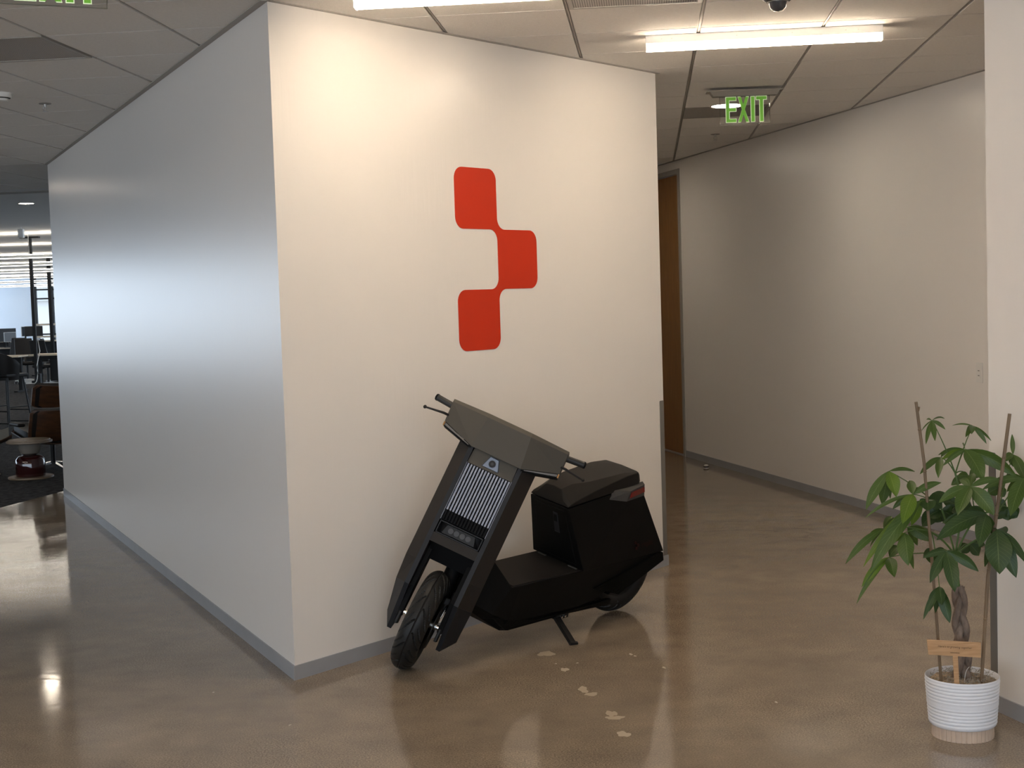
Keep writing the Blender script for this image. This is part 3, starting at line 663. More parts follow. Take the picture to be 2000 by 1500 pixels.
# kickstand
ks = B(); kT = Vector((-.795, .095, .122)); kF = Vector((-.693, .318, .074))
dk = (kF - kT).normalized(); sd = Vector((1, 0, 0)); sd = (sd - dk * sd.dot(dk)).normalized(); nn = dk.cross(sd).normalized()
def bar(p, q, w, t): return [p + sd * w + nn * t, p - sd * w + nn * t, p - sd * w - nn * t, p + sd * w - nn * t], [q + sd * w + nn * t, q - sd * w + nn * t, q - sd * w - nn * t, q + sd * w - nn * t]
ks.hexa(*bar(kT, kF, .015, .006)); ksb = ks.obj('kickstand', 'black_metal', sc, bevel=.002)
for s in (-1, 1):
    r_ = B(); r_.hexa(*bar(kT + dk * .02 + sd * .013 * s + nn * .008, kF - dk * .01 + sd * .013 * s + nn * .008, .002, .004)); r_.obj('stand_flange', 'black_metal', ksb)
B().hexa(*bar(kF - dk * .012, kF + dk * .002, .019, .011)).obj('stand_foot', 'black_plastic', ksb)
B().box(-.86, -.77, .085, .125, .105, .135).obj('stand_bracket', 'black_metal', sc, bevel=.004)
for x in (-.83, -.805): B().tube([(x, .12, .120), (x, .132, .118)], .006, 10).obj('bolt', 'chrome', sc, smooth=True)
# mark on the flank: small emblem and the word, tone on tone
e1 = Vector((-1, -.034, -.004)).normalized(); e2 = Vector((.118 / .38, -.03, 1)).normalized(); nn_ = Vector((0, 1, .1))
org = Vector((-1.268, .1565, .395))
def flank(u, v_, o=.0015): q = org + e1 * u + Vector((.33, -.09, 1)).normalized() * v_; return (q.x, q.y + o, q.z)
k_s = .046 / .906
em = B(); pe = [((a - LX[0]) * k_s, (c - LZ[3]) * k_s) for a, c in pts]
em.hexa([flank(a, c, -.002) for a, c in pe], [flank(a, c, .002) for a, c in pe]); em.obj('emblem', 'sc_mark', sc)
def text_mesh(txt, size, align='LEFT', shear=0):
    cu = bpy.data.curves.new('t', 'FONT'); cu.body = txt; cu.size = size; cu.align_x = align; cu.shear = shear
    o = bpy.data.objects.new('t', cu); COL.objects.link(o); dg = bpy.context.evaluated_depsgraph_get(); me = bpy.data.meshes.new_from_object(o.evaluated_get(dg))
    vs = [tuple(v.co) for v in me.vertices]; fs = [tuple(p.vertices) for p in me.polygons]
    bpy.data.objects.remove(o); bpy.data.curves.remove(cu); bpy.data.meshes.remove(me); return vs, fs
vs, fs = text_mesh('replit', .044)
B().add([flank(.052 + x, .008 + y, .0018) for x, y, z in vs], fs).obj('lettering', 'sc_mark', sc)
# ------------------------------------------------------------------ potted plant
PC = Vector((1.585, 5.03, 0))
pl = empty('potted_money_tree', PC); tag(pl, 'braided money tree with long green leaves in a ribbed white pot', 'potted plant')
TP = Matrix.Translation(-PC)
prof = [(.104, .044), (.114, .044), (.1165, .047)]
zz = .050
for k in range(13):
    r0 = .1175 + .0105 * k / 12
    for t in range(5):
        a = pi * t / 4; prof.append((r0 + .0022 * sin(a), zz + .0118 * t / 4))
    zz += .0122
prof += [(.1295, zz + .002), (.1295, .2165), (.128, .2185), (.1255, .2165), (.1245, .12), (.02, .11), (.0005, .11)]
MB().lathe(prof, 72).obj('pot', 'pot_white', pl, smooth=True, angle=60)
bp_ = []
n_ = 180
for k in range(n_):
    t = 2 * pi * k / n_; r0 = .1085 if k % 5 else .1062; bp_.append((r0 * cos(t), r0 * sin(t)))
MB().hexa([(x, y, 0) for x, y in bp_], [(x, y, .0438) for x, y in bp_]).obj('pot_base', 'pot_base', pl)
sl = MB(); rnd = random.Random(5); rings = []
for i in range(9):
    rr_ = .1235 * i / 8 + .0004
    rings.append([(rr_ * cos(2 * pi * k / 40), rr_ * sin(2 * pi * k / 40), .200 + .010 * sin(3 * rr_ * 40 + k) * rnd.random() + .012 * (1 - i / 8) - (.006 if i == 8 else 0)) for k in range(40)])
sl.loft(rings, caps=False).obj('soil', 'soil', pl, smooth=True)
ms = MB()    # dry moss strands over the soil
for k in range(260):
    a = rnd.uniform(0, 2 * pi); r0 = .115 * math.sqrt(rnd.random()); p = Vector((r0 * cos(a), r0 * sin(a), .210 + rnd.uniform(0, .010)))
    d_ = Vector((rnd.uniform(-1, 1), rnd.uniform(-1, 1), rnd.uniform(-.2, .5))).normalized() * rnd.uniform(.008, .02)
    if (p + d_).xy.length > .12: continue
    ms.tube([p, p + d_ * .5 + Vector((0, 0, .004)), p + d_], .0008, 4)
mo = ms.obj('moss', 'pad', pl); mo['kind'] = 'stuff'
for s3 in range(3):     # braided trunk
    q = []; rs = []
    for k in range(50):
        t = k / 49; z = .195 + .345 * t; a = s3 * 2 * pi / 3 + t * 7.2
        rad = .0185 * (1.2 - .4 * t); q.append((.003 - .010 * t + rad * sin(a), rad * .62 * sin(2 * a), z)); rs.append(.0160 - .0045 * t)
    MB().tube(q, rs, 12).obj('trunk', 'trunk', pl, smooth=True)
MB().tube([(.004, .0, .195), (.0, 0, .205)], [.036, .028], 16).obj('trunk_foot', 'trunk', pl, smooth=True)
nodes = [Vector(q) - PC for q in ((1.5665, 5.0300, 0.6520), (1.5940, 5.0300, 0.8081), (1.6297, 5.0000, 0.7895), (1.6745, 5.0000, 0.7276), (1.5174, 5.0300, 0.8253), (1.5763, 5.0500, 0.9442), (1.4745, 5.0000, 0.7431), (1.7289, 5.0500, 0.8007))]
top = Vector((-.008, 0, .53))
def bez(a, b, c, n=7): return [a * (1 - t) ** 2 + b * 2 * t * (1 - t) + c * t * t for t in [k / (n - 1) for k in range(n)]]
par = {0: top, 1: None, 2: None, 3: None, 4: None, 5: 1, 6: None, 7: 2}
for i, nd in enumerate(nodes):
    a = top if i in (0,) else (nodes[par[i]] if par[i] is not None else nodes[0])
    MB().tube(bez(a, (a + nd) / 2 + Vector((0, 0, .02)), nd), [.0055 if i == 0 else .0036] * 7, 8).obj('stem', 'stem', pl, smooth=True)
LEAVES = [[[1.4946,5.05,1.1378],[[1.4902,5.1,1.1365,0.0026],[1.5644,5.13,1.1351,0.0026],[1.4575,5.0,1.0589,0.0076],[1.4874,4.99,1.0706,0.0093],[1.5418,5.05,1.1039,0.0064],[1.4661,5.08,1.0982,0.0017]]],[[1.6471,5.07,1.112],[[1.5892,5.12,1.1102,0.0026],[1.6019,5.01,1.079,0.0105],[1.6191,5.0,1.0893,0.0105],[1.7121,5.07,1.0559,0.0044],[1.6855,5.04,1.0492,0.0076]]],[[1.5991,5.01,1.0344],[[1.5284,5.09,1.0081,0.0075],[1.5144,4.99,0.9819,0.0093],[1.6209,5.11,1.0458,0.0023],[1.63,4.91,0.9353,0.0289],[1.7685,4.97,0.9361,0.0225],[1.6966,5.06,0.9689,0.0133],[1.5279,5.05,0.9955,0.0098]]],[[1.5281,5.06,1.0032],[[1.438,5.01,0.9518,0.0105],[1.4943,4.98,0.9401,0.0134],[1.5747,5.12,1.0158,0.0058]]],[[1.3329,5.03,0.9627],[[1.2361,4.98,0.8337,0.0177],[1.3143,5.06,0.8392,0.0208],[1.3415,4.97,0.8777,0.0229],[1.342,5.05,0.861,0.0083],[1.4397,5.08,0.9516,0.0062]]],[[1.4012,4.97,0.8862],[[1.4073,5.03,0.9272,0.0154],[1.5071,4.99,0.9219,0.0123],[1.2251,4.95,0.8099,0.0067],[1.336,4.87,0.8001,0.0257],[1.3359,5.0,0.8306,0.0103],[1.444,5.01,0.9013,0.0082]]],[[1.5777,4.89,0.9187],[[1.6142,4.97,0.9541,0.0147],[1.692,4.92,0.9363,0.0113],[1.6387,4.83,0.8252,0.026],[1.5105,4.82,0.8303,0.0248],[1.4616,4.87,0.8689,0.0169],[1.5631,4.96,0.9352,0.0124]]],[[1.8113,5.13,0.9967],[[1.8161,5.15,1.0685,0.0077],[1.7664,5.1,0.9732,0.0118],[1.8325,5.07,0.9109,0.0184],[1.8703,5.15,0.949,0.013],[1.8004,5.18,0.9899,0.0041]]],[[1.7987,4.99,0.9268],[[1.6339,4.94,0.8986,0.0132],[1.7194,4.9,0.8089,0.0265],[1.7563,5.04,0.8745,0.0115],[1.8339,4.95,0.8439,0.023],[1.8811,5.02,0.9261,0.0173],[1.7485,5.05,0.9265,0.0098]]],[[1.6459,4.93,0.814],[[1.4512,4.87,0.7381,0.0279],[1.4899,4.93,0.7868,0.0159],[1.5887,4.84,0.7166,0.0274],[1.6816,4.96,0.728,0.0124],[1.5956,4.98,0.827,0.0149]]],[[1.6749,4.91,0.7632],[[1.6614,4.85,0.6163,0.0441],[1.7301,4.88,0.5968,0.0278],[1.7861,4.93,0.6333,0.0159],[1.7277,4.98,0.7282,0.0218],[1.7301,4.91,0.7269,0.002],[1.6475,4.96,0.6218,0.0149]]],[[1.4885,4.88,0.6963],[[1.401,4.86,0.6802,0.0113],[1.4151,4.83,0.5982,0.0182],[1.4941,4.81,0.5675,0.0246],[1.5931,4.86,0.6265,0.0177],[1.4646,4.94,0.6404,0.0153],[1.5309,4.93,0.6516,0.0113]]],[[1.4836,4.95,0.5593],[[1.4376,4.92,0.4788,0.0143],[1.4773,4.9,0.5014,0.0171],[1.513,4.93,0.4328,0.019],[1.4142,4.91,0.4528,0.0095],[1.4739,4.97,0.4601,0.0105]]],[[1.306,5.01,0.7606],[[1.154,4.95,0.6501,0.0126],[1.2526,5.03,0.719,0.0114],[1.267,5.05,0.6904,0.0039],[1.3568,5.09,0.7903,0.0102],[1.3724,5.04,0.7905,0.0108]]],[[1.3241,5.01,0.6573],[[1.2147,4.97,0.562,0.0139],[1.1908,4.95,0.5069,0.0084],[1.3199,4.93,0.6008,0.0199],[1.3775,5.07,0.6833,0.0181]]],[[1.4339,4.98,0.8619],[[1.2226,4.88,0.6322,0.0245],[1.2145,4.94,0.6398,0.0156],[1.3006,5.02,0.6992,0.0072],[1.4048,5.01,0.7682,0.015],[1.3584,5.04,0.7771,0.012]]],[[1.3581,4.93,0.7571],[[1.3532,4.87,0.653,0.029],[1.3936,4.95,0.6242,0.0119],[1.3301,4.95,0.7228,0.0089]]],[[1.4022,5.05,0.7571],[[1.4755,5.01,0.7101,0.0219],[1.445,5.08,0.6834,0.0121]]],[[1.4585,4.99,0.8643],[[1.4473,4.95,0.8273,0.0268],[1.4373,4.99,0.8362,0.0186],[1.5192,5.02,0.8291,0.0258],[1.5571,5.04,0.8514,0.0206],[1.5288,5.05,0.8667,0.0103]]],[[1.5319,5.08,0.8091],[[1.4839,5.08,0.7839,0.0263],[1.5191,5.11,0.762,0.0315],[1.5687,5.08,0.7866,0.0289],[1.4767,5.13,0.744,0.0263],[1.5882,5.11,0.7437,0.0236]]],[[1.606,5.13,0.8153],[[1.5735,5.13,0.784,0.0265],[1.6494,5.15,0.7731,0.0318],[1.6211,5.13,0.7394,0.0292],[1.6756,5.18,0.8057,0.0265],[1.5619,5.16,0.8339,0.0212]]],[[1.77,5.17,0.8692],[[1.7321,5.17,0.8488,0.0214],[1.7912,5.17,0.836,0.0182],[1.7812,5.17,0.9122,0.016],[1.8344,5.2,0.8631,0.0214]]],[[1.6243,5.05,0.9325],[[1.5823,5.05,0.9338,0.0146],[1.6345,5.05,0.9057,0.0209],[1.6763,5.08,0.9376,0.0188],[1.567,5.07,0.8999,0.0157]]],[[1.7877,5.13,0.8041],[[1.745,5.13,0.8109,0.0212],[1.8354,5.13,0.7649,0.0265],[1.7925,5.13,0.7555,0.0318],[1.7566,5.15,0.7589,0.0212]]],[[1.4888,5.03,0.6752],[[1.4459,5.01,0.6527,0.0135],[1.494,5.05,0.6181,0.026],[1.535,5.08,0.6379,0.0208]]],[[1.6536,5.15,0.67],[[1.6907,5.15,0.6254,0.0213],[1.6326,5.17,0.6345,0.0213],[1.7226,5.18,0.6571,0.016]]]]
rl = random.Random(3)
campos = Vector((0, 0, CAMH))
def leaf(h, t, w, m):
    n = 12; d = t - h; L_ = d.length; d.normalize(); view = (campos - (h + t) / 2 - PC).normalized()
    side = d.cross(view).normalized(); up = side.cross(d).normalized()
    tw = rl.uniform(-.35, .35); side, up = side * cos(tw) + up * sin(tw), up * cos(tw) - side * sin(tw)
    lift = Vector((0, 0, 1)); lift = (lift - d * lift.dot(d)); arch = L_ * (.10 if abs(d.z) < .9 else .03)
    wav = rl.uniform(.0, 6.28); fold = rl.uniform(.25, .5)
    vs = []; uv = []
    for k in range(n + 1):
        s_ = k / n
        c = h + d * L_ * s_ + lift * arch * 4 * s_ * (1 - s_) * .8
        pw = max(0., (s_ - .02) / .98); prf = (pw ** .8) * ((1 - pw) ** .98) / .293 if 0 < pw < 1 else 0
        prf = min(1.05, prf * 1.02)
        ww = w * prf + .0006
        for j, a in enumerate((-1, -.5, 0, .5, 1)):
            vs.append(c + side * ww * a + up * (fold * ww * abs(a) * .8 - .10 * w * sin(s_ * 9 + wav + a) * abs(a))); uv.append((s_, .5 + .5 * a))
    fs = [(k * 5 + j, k * 5 + j + 1, (k + 1) * 5 + j + 1, (k + 1) * 5 + j) for k in range(n) for j in range(4)]
    me = bpy.data.meshes.new('leaf'); me.from_pydata([tuple(v) for v in vs], [], fs); me.materials.append(MATS[m])
    ul = me.uv_layers.new(name='UVMap')
    for lp in me.loops: ul.data[lp.index].uv = uv[lp.vertex_index]
    me.polygons.foreach_set('use_smooth', [True] * len(me.polygons))
    o = bpy.data.objects.new('leaf', me); COL.objects.link(o); o.parent = pl
for ci, (hub, tips) in enumerate(LEAVES):
    h = Vector(hub) - PC
    cand = sorted(nodes, key=lambda q: (q - h).length + (.25 if q.z > h.z + .02 else 0)); nd = cand[0]
    if ci == 12: nd = nodes[6]
    mid = (nd + h) / 2 + Vector((0, 0, .02 + .1 * max(0, .05 - (h.z - nd.z))))
    MB().tube(bez(nd, mid, h), [.0026, .0024, .0022, .002, .0018, .0017, .0016], 7).obj('petiole', 'stem', pl, smooth=True)
    for (x, y, z, w) in tips:
        t = Vector((x, y, z)); lim = P.x + (P.y - t.y) * .2735 - .025
        if t.x > lim: t.x = lim
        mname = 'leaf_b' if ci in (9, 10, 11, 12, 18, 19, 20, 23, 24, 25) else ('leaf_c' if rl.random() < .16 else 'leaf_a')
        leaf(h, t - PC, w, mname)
# bamboo stakes
def stake(pts, label, r=.0055):
    o = MB().tube([Vector(q) for q in pts], r, 12).obj('bamboo_stake', 'bamboo', smooth=True); 
    V_ = [Vector(q) for q in pts]
    tag(o, label, 'stake', 'bamboo plant stakes')
    for a, b_, t in ((0, 1, .45), (1, 2, .05), (1, 2, .9), (2, 3, .4)):
        p = V_[a].lerp(V_[b_], t); d = (V_[b_] - V_[a]).normalized() * .003
        MB().tube([p - d, p, p + d], [r, r * 1.28, r], 12).obj('stake_node', 'bamboo', o, smooth=True)
    return o
s1 = stake([(1.4189, 4.98, 1.2118), (1.4447, 4.98, .9935), (1.4834, 4.98, .401), (1.4975, 4.99, .205)], 'bamboo stake leaning left in the white pot')
MB().tube([(1.4235, 4.98, 1.176), (1.4265, 4.978, 1.180), (1.4285, 4.976, 1.194)], [.003, .003, .004], 8).obj('twig_stub', 'bamboo', s1, smooth=True)
stake([(1.7307, 4.93, 1.1645), (1.6878, 4.945, .8204), (1.6555, 4.95, .5919), (1.6315, 4.96, .205)], 'bamboo stake leaning right in the white pot', .0062)
# little plywood sign
sg = empty('plant_sign', (1.535, 4.925, .205)); tag(sg, 'small wooden sign with dark script stuck in the white pot', 'sign')
q0 = Vector((1.535, 4.925, .205)); ex = Vector((.1826, 0, -.0168)).normalized(); ez = Vector((.0030, 0, -.0543)).normalized()
def sp_(u, v_, o): a = ex * u - ez * v_; return (a.x, o, a.z)
bo = [(-.094, .110), (.0905, .110), (.0945, .164), (-.0965, .164)]
brd = MB().hexa([sp_(u, v_, .0) for u, v_ in bo], [sp_(u, v_, .003) for u, v_ in bo]).obj('board', 'ply', sg)
stp = [(-.010, -.03), (.0075, -.03), (.0095, .112), (-.0085, .112)]
MB().hexa([sp_(u, v_, .0002) for u, v_ in stp], [sp_(u, v_, .0028) for u, v_ in stp]).obj('stick', 'ply', sg)
vs, fs = text_mesh("Here's to growing together", .0108, 'CENTER', .3)
MB().add([sp_(x, .139 + y, -.0004) for x, y, z in vs], fs).obj('script_lettering', 'ink', brd)
tb = MB(); u = -.016
for wv in (.003, .002, .0035, .002, .003, .0025, .0035, .002, .003): tb.hexa([sp_(u, .1205, -.0004), sp_(u + wv, .1205, -.0004), sp_(u + wv, .1228, -.0004), sp_(u, .1228, -.0004)], [sp_(u, .1205, .0001), sp_(u + wv, .1205, .0001), sp_(u + wv, .1228, .0001), sp_(u, .1228, .0001)]); u += wv + .0009
tb.obj('small_print', 'ink', brd)
MB().tube(bez(Vector((-.008, -.055, .205)), Vector((-.01, -.06, .25)), Vector((.012, -.045, .258)), 9), .0012, 6).obj('loose_thread', 'thread', pl, smooth=True)
# ------------------------------------------------------------------ lounge and office at the left
def lathe_part(name, prof, m, par, n=36): return MB().lathe(prof, n).obj(name, m, par, smooth=True)
st = empty('side_table', (-4.7424, 13.8500, -0.0144)); st.location.z = 0; tag(st, 'round side table with pale top and glossy dark red base', 'side table')
lathe_part('base_disc', [(0, 0), (.212, 0), (.216, .006), (.214, .018), (.0005, .022)], 'disc', st)
lathe_part('red_dome', [(0, .022), (.138, .022), (.141, .03), (.141, .145), (.134, .185), (.110, .214), (.07, .226), (.0005, .23)], 'dome_red', st)
lathe_part('bowl', [(0, .226), (.06, .228), (.09, .245), (.105, .285), (.108, .345), (.0005, .345)], 'bowl', st)
lathe_part('top_disc', [(0, .345), (.205, .345), (.217, .352), (.217, .368), (.200, .372), (.198, .380), (.0005, .382)], 'tabletop', st)
# lounge chair: moulded shells on a star base
lc = empty('lounge_chair', M=rotz(radians(-143), (-4.8015, 14.7000, -0.0636))); lc.location.z = 0; tag(lc, 'brown wooden shell lounge chair with dark leather beyond the left wall', 'lounge chair')
def shell(name, w, prof, th, m, sidecurve=.06):
    loops = []
    mb = MB(); n = 9
    for o_ in (0, th):
        rows = []
        for i_, (y, z, ny, nz) in enumerate(prof):
            we = w * (.86 if i_ in (0, len(prof) - 1) else 1)
            rows.append([(we * (k / (n - 1) - .5) * 2 * (.5), y + ny * (o_ + sidecurve * (2 * k / (n - 1) - 1) ** 2), z + nz * (o_ + sidecurve * (2 * k / (n - 1) - 1) ** 2)) for k in range(n)])
        loops.append(rows)
    R_ = len(prof); vs = [p for rows in loops for r in rows for p in r]; fs = []
    for L0 in (0, R_ * n):
        for i in range(R_ - 1):
            for k in range(n - 1): fs.append((L0 + i * n + k, L0 + i * n + k + 1, L0 + (i + 1) * n + k + 1, L0 + (i + 1) * n + k))
    bd = [k for k in range(n)] + [i * n + n - 1 for i in range(1, R_)] + [(R_ - 1) * n + k for k in range(n - 2, -1, -1)] + [i * n for i in range(R_ - 2, 0, -1)]
    for a in range(len(bd)):
        b_ = bd[(a + 1) % len(bd)]; fs.append((bd[a], b_, b_ + R_ * n, bd[a] + R_ * n))
    mb.add(vs, fs); return mb.obj(name, m, lc, smooth=True, angle=50)
seat_p = [(-.30, .36, 0, 1), (-.25, .335, 0, 1), (0, .30, 0, 1), (.22, .275, -.1, 1), (.28, .285, -.4, .9)]
back_p = [(.27, .30, -.95, .2), (.285, .34, -.95, .2), (.31, .42, -.97, .22), (.375, .585, -.97, .25), (.385, .615, -.97, .25)]
head_p = [(.395, .65, -.97, .2), (.402, .672, -.97, .2), (.43, .74, -.96, .27), (.47, .84, -.93, .35), (.485, .865, -.9, .4)]
shell('seat_shell', .66, [(y, z - .02, a, c) for y, z, a, c in seat_p], .012, 'walnut'); shell('seat_pad', .60, seat_p, .09, 'leather', .03)
shell('back_shell', .64, [(y + .015, z, a, c) for y, z, a, c in back_p], .012, 'walnut'); shell('back_pad', .58, back_p, .08, 'leather', .03)
shell('head_shell', .62, [(y + .015, z, a, c) for y, z, a, c in head_p], .012, 'walnut'); shell('head_pad', .56, head_p, .08, 'leather', .03)
for s in (-1, 1): MB().box(s * .36 - .04, s * .36 + .04, -.10, .20, .46, .50).obj('arm_rest', 'leather', lc, bevel=.02)
MB().tube([(0, .02, .05), (0, .02, .28)], .025, 12).obj('pedestal', 'black_metal', lc, smooth=True)
for k in range(5):
    a = 2 * pi * k / 5 + .3; lg_ = MB().hexa([(.02 * cos(a + 1.57), .02 * sin(a + 1.57), .045), (-.02 * cos(a + 1.57), -.02 * sin(a + 1.57), .045), (-.02 * cos(a + 1.57), -.02 * sin(a + 1.57), .07), (.02 * cos(a + 1.57), .02 * sin(a + 1.57), .07)],
        [(.34 * cos(a) + .014 * cos(a + 1.57), .34 * sin(a) + .014 * sin(a + 1.57), .012), (.34 * cos(a) - .014 * cos(a + 1.57), .34 * sin(a) - .014 * sin(a + 1.57), .012), (.34 * cos(a) - .014 * cos(a + 1.57), .34 * sin(a) - .014 * sin(a + 1.57), .028), (.34 * cos(a) + .014 * cos(a + 1.57), .34 * sin(a) + .014 * sin(a + 1.57), .028)]).obj('base_leg', 'chrome', lc)
    MB().tube([(.335 * cos(a), .335 * sin(a), 0), (.335 * cos(a), .335 * sin(a), .014)], .014, 10).obj('glide', 'black_plastic', lg_)
# its ottoman
ot = empty('ottoman', M=rotz(radians(-128), (-5.3815, 14.1000, 0.0301))); ot.location.z = 0; tag(ot, 'low wooden shell ottoman with a cushion at the left edge', 'ottoman')
_lc = lc; lc = ot
shell('seat_shell', .60, [(-.27, .335, 0, 1), (-.20, .30, 0, 1), (.0, .285, 0, 1), (.20, .30, 0, 1), (.27, .335, 0, 1)], .012, 'walnut')
shell('cushion', .55, [(-.25, .35, 0, 1), (-.18, .325, 0, 1), (.0, .31, 0, 1), (.18, .325, 0, 1), (.25, .35, 0, 1)], .10, 'pad', .03); lc = _lc
MB().tube([(0, 0, .04), (0, 0, .29)], .022, 12).obj('pedestal', 'black_metal', ot, smooth=True)
for k in range(4):
    a = pi / 2 * k + .5; MB().tube([(0, 0, .055), (.28 * cos(a), .28 * sin(a), .018)], [.022, .013], 8).obj('base_leg', 'chrome', ot, smooth=True)
# bar stool
def stool(loc, rz, label):
    r = empty('bar_stool', M=rotz(rz, loc)); r.location.z = 0; tag(r, label, 'stool')
    MB().hexa([(-.21, -.20, .70), (.21, -.20, .70), (.19, .20, .70), (-.19, .20, .70)], [(-.22, -.21, .75), (.22, -.21, .75), (.20, .21, .75), (-.20, .21, .75)]).obj('seat', 'leather', r, bevel=.015)
    n = 14; vs = []
    for o_ in (0, .02):
        for z, f in ((.66, .92), (.80, 1.0), (.95, 1.05), (1.04, 1.06), (1.06, 1.05)):
            for k in range(n):
                a = pi * (.02 + .96 * k / (n - 1)); zz_ = z if z < .8 else .8 + (z - .8) * (.25 + .75 * sin(a) ** .7)
                vs.append(((.225 * f - o_) * cos(a), -.04 + (.24 * f - o_) * sin(a), zz_))
    fs = []; m5 = 5 * n
    for i in range(4):
        for k in range(n - 1):
            fs.append((i * n + k, i * n + k + 1, (i + 1) * n + k + 1, (i + 1) * n + k)); fs.append((m5 + i * n + k, m5 + (i + 1) * n + k, m5 + (i + 1) * n + k + 1, m5 + i * n + k + 1))
    for k in range(n - 1): fs.append((4 * n + k, 4 * n + k + 1, m5 + 4 * n + k + 1, m5 + 4 * n + k)); fs.append((k, m5 + k, m5 + k + 1, k + 1))
    for k in (0, n - 1):
        for i in range(4): fs.append((i * n + k, (i + 1) * n + k, m5 + (i + 1) * n + k, m5 + i * n + k))
    MB().add(vs, fs).obj('back_shell', 'leather', r, smooth=True, angle=50)
    c = {}
    for sx in (-1, 1):
        for sy in (-1, 1):
            a, b_ = Vector((sx * .16, sy * .15, .70)), Vector((sx * .23, sy * .22, 0)); c[sx, sy] = (a, b_)
            MB().tube([b_, a], .013, 8).obj('leg', 'black_plastic', r, smooth=True)
    for t, pr_ in ((.32, 'a'), (.40, 'b'), (.08, 'a')):
        for (p, q_) in (((-1, -1), (1, -1)), ((-1, 1), (1, 1))) if pr_ == 'a' else (((-1, -1), (-1, 1)), ((1, -1), (1, 1))):
            MB().tube([c[p][1].lerp(c[p][0], t), c[q_][1].lerp(c[q_][0], t)], .010, 8).obj('rung', 'black_plastic', r, smooth=True)
    return r
stool((-7.2265, 20.3000, -0.0091), radians(155), 'black bar stool with curved back behind the round side table')
# power pole with box and cables
pp = empty('power_pole', (-8.1312, 24.3000, 0.0135)); pp.location.z = 0; tag(pp, 'black floor to ceiling power pole with outlet box beside the bar stool', 'pole', 'black power poles')
MB().box(-.026, .026, -.026, .026, 0, H).obj('post', 'black_metal', pp); MB().box(-.16, .16, -.05, .05, H - .03, H - .002).obj('ceiling_plate', 'black_metal', pp)
MB().box(-.015, .075, -.05, .03, .0, .56).obj('outlet_box', 'black_plastic', pp)
MB().box(-.15, -.01, -.04, .03, .40, .47).obj('side_outlet', 'black_plastic', pp)
MB().box(-.20, -.08, -.045, .0, .39, .44).obj('adapter', 'plastic_white', pp); MB().box(-.19, -.03, -.045, .0, .445, .475).obj('adapter', 'plastic_white', pp)
MB().tube(bez(Vector((-.08, -.05, .40)), Vector((.06, -.06, .35)), Vector((.03, -.06, .70)), 8) + [Vector((.09, -.05, .95)), Vector((.06, -.04, 1.15))], .008, 6).obj('white_cable', 'plastic_white', pp, smooth=True)
MB().tube([(-.19, -.05, .42), (-.18, -.05, .25), (-.13, -.05, .12), (-.12, -.05, .0), (-.03, -.05, .02)], .007, 6).obj('black_cable', 'black_plastic', pp, smooth=True)
p2 = empty('power_pole', (-10.6404, 33.0000, 0.5215)); p2.location.z = 0; tag(p2, 'black power pole farther back, half hidden by the wall edge', 'pole', 'black power poles')
MB().box(-.035, .035, -.035, .035, 0, H).obj('post', 'black_metal', p2); MB().box(-.2, .2, -.06, .06, H - .03, H - .002).obj('ceiling_plate', 'black_metal', p2)
# desks, screens, chairs
def desk(px, w, d, label, z=.74):
    r = empty('office_desk', (px[0], px[1], 0)); tag(r, label, 'desk', 'office desks')
    MB().box(-w / 2, w / 2, -d / 2, d / 2, z - .03, z).obj('desk_top', 'desk_top', r, bevel=.004)
    for s in (-1, 1):
        MB().box(s * (w / 2 - .1) - .035, s * (w / 2 - .1) + .035, -.04, .04, .03, z - .03).obj('leg', 'black_metal', r)
        MB().box(s * (w / 2 - .1) - .035, s * (w / 2 - .1) + .035, -d / 2 + .04, d / 2 - .04, 0, .03).obj('foot', 'black_metal', r)
    MB().box(-w / 2 + .14, w / 2 - .14, -.02, .02, z - .10, z - .03).obj('cross_beam', 'black_metal', r)
    MB().box(-w / 2 + .2, w / 2 - .2, d / 2 - .03, d / 2 - .02, .32, z - .03).obj('modesty_panel', 'black_plastic', r)
    return r
def screen(p, z, w, rz, m, label):
    r = empty('monitor', M=rotz(rz, (p[0], p[1], z))); tag(r, label, 'monitor', 'office monitors')
    MB().box(-w / 2, w / 2, -.012, .012, .14, .14 + w * .58).obj('panel', m, r, bevel=.004); MB().box(-w / 2 + .012, w / 2 - .012, -.014, -.0125, .152, .128 + w * .58).obj('display', 'screen', r)
    MB().box(-.03, .03, .012, .035, 0, .30).obj('neck', 'black_metal', r); MB().box(-.12, .12, -.07, .09, 0, .012).obj('foot', 'black_metal', r); return r
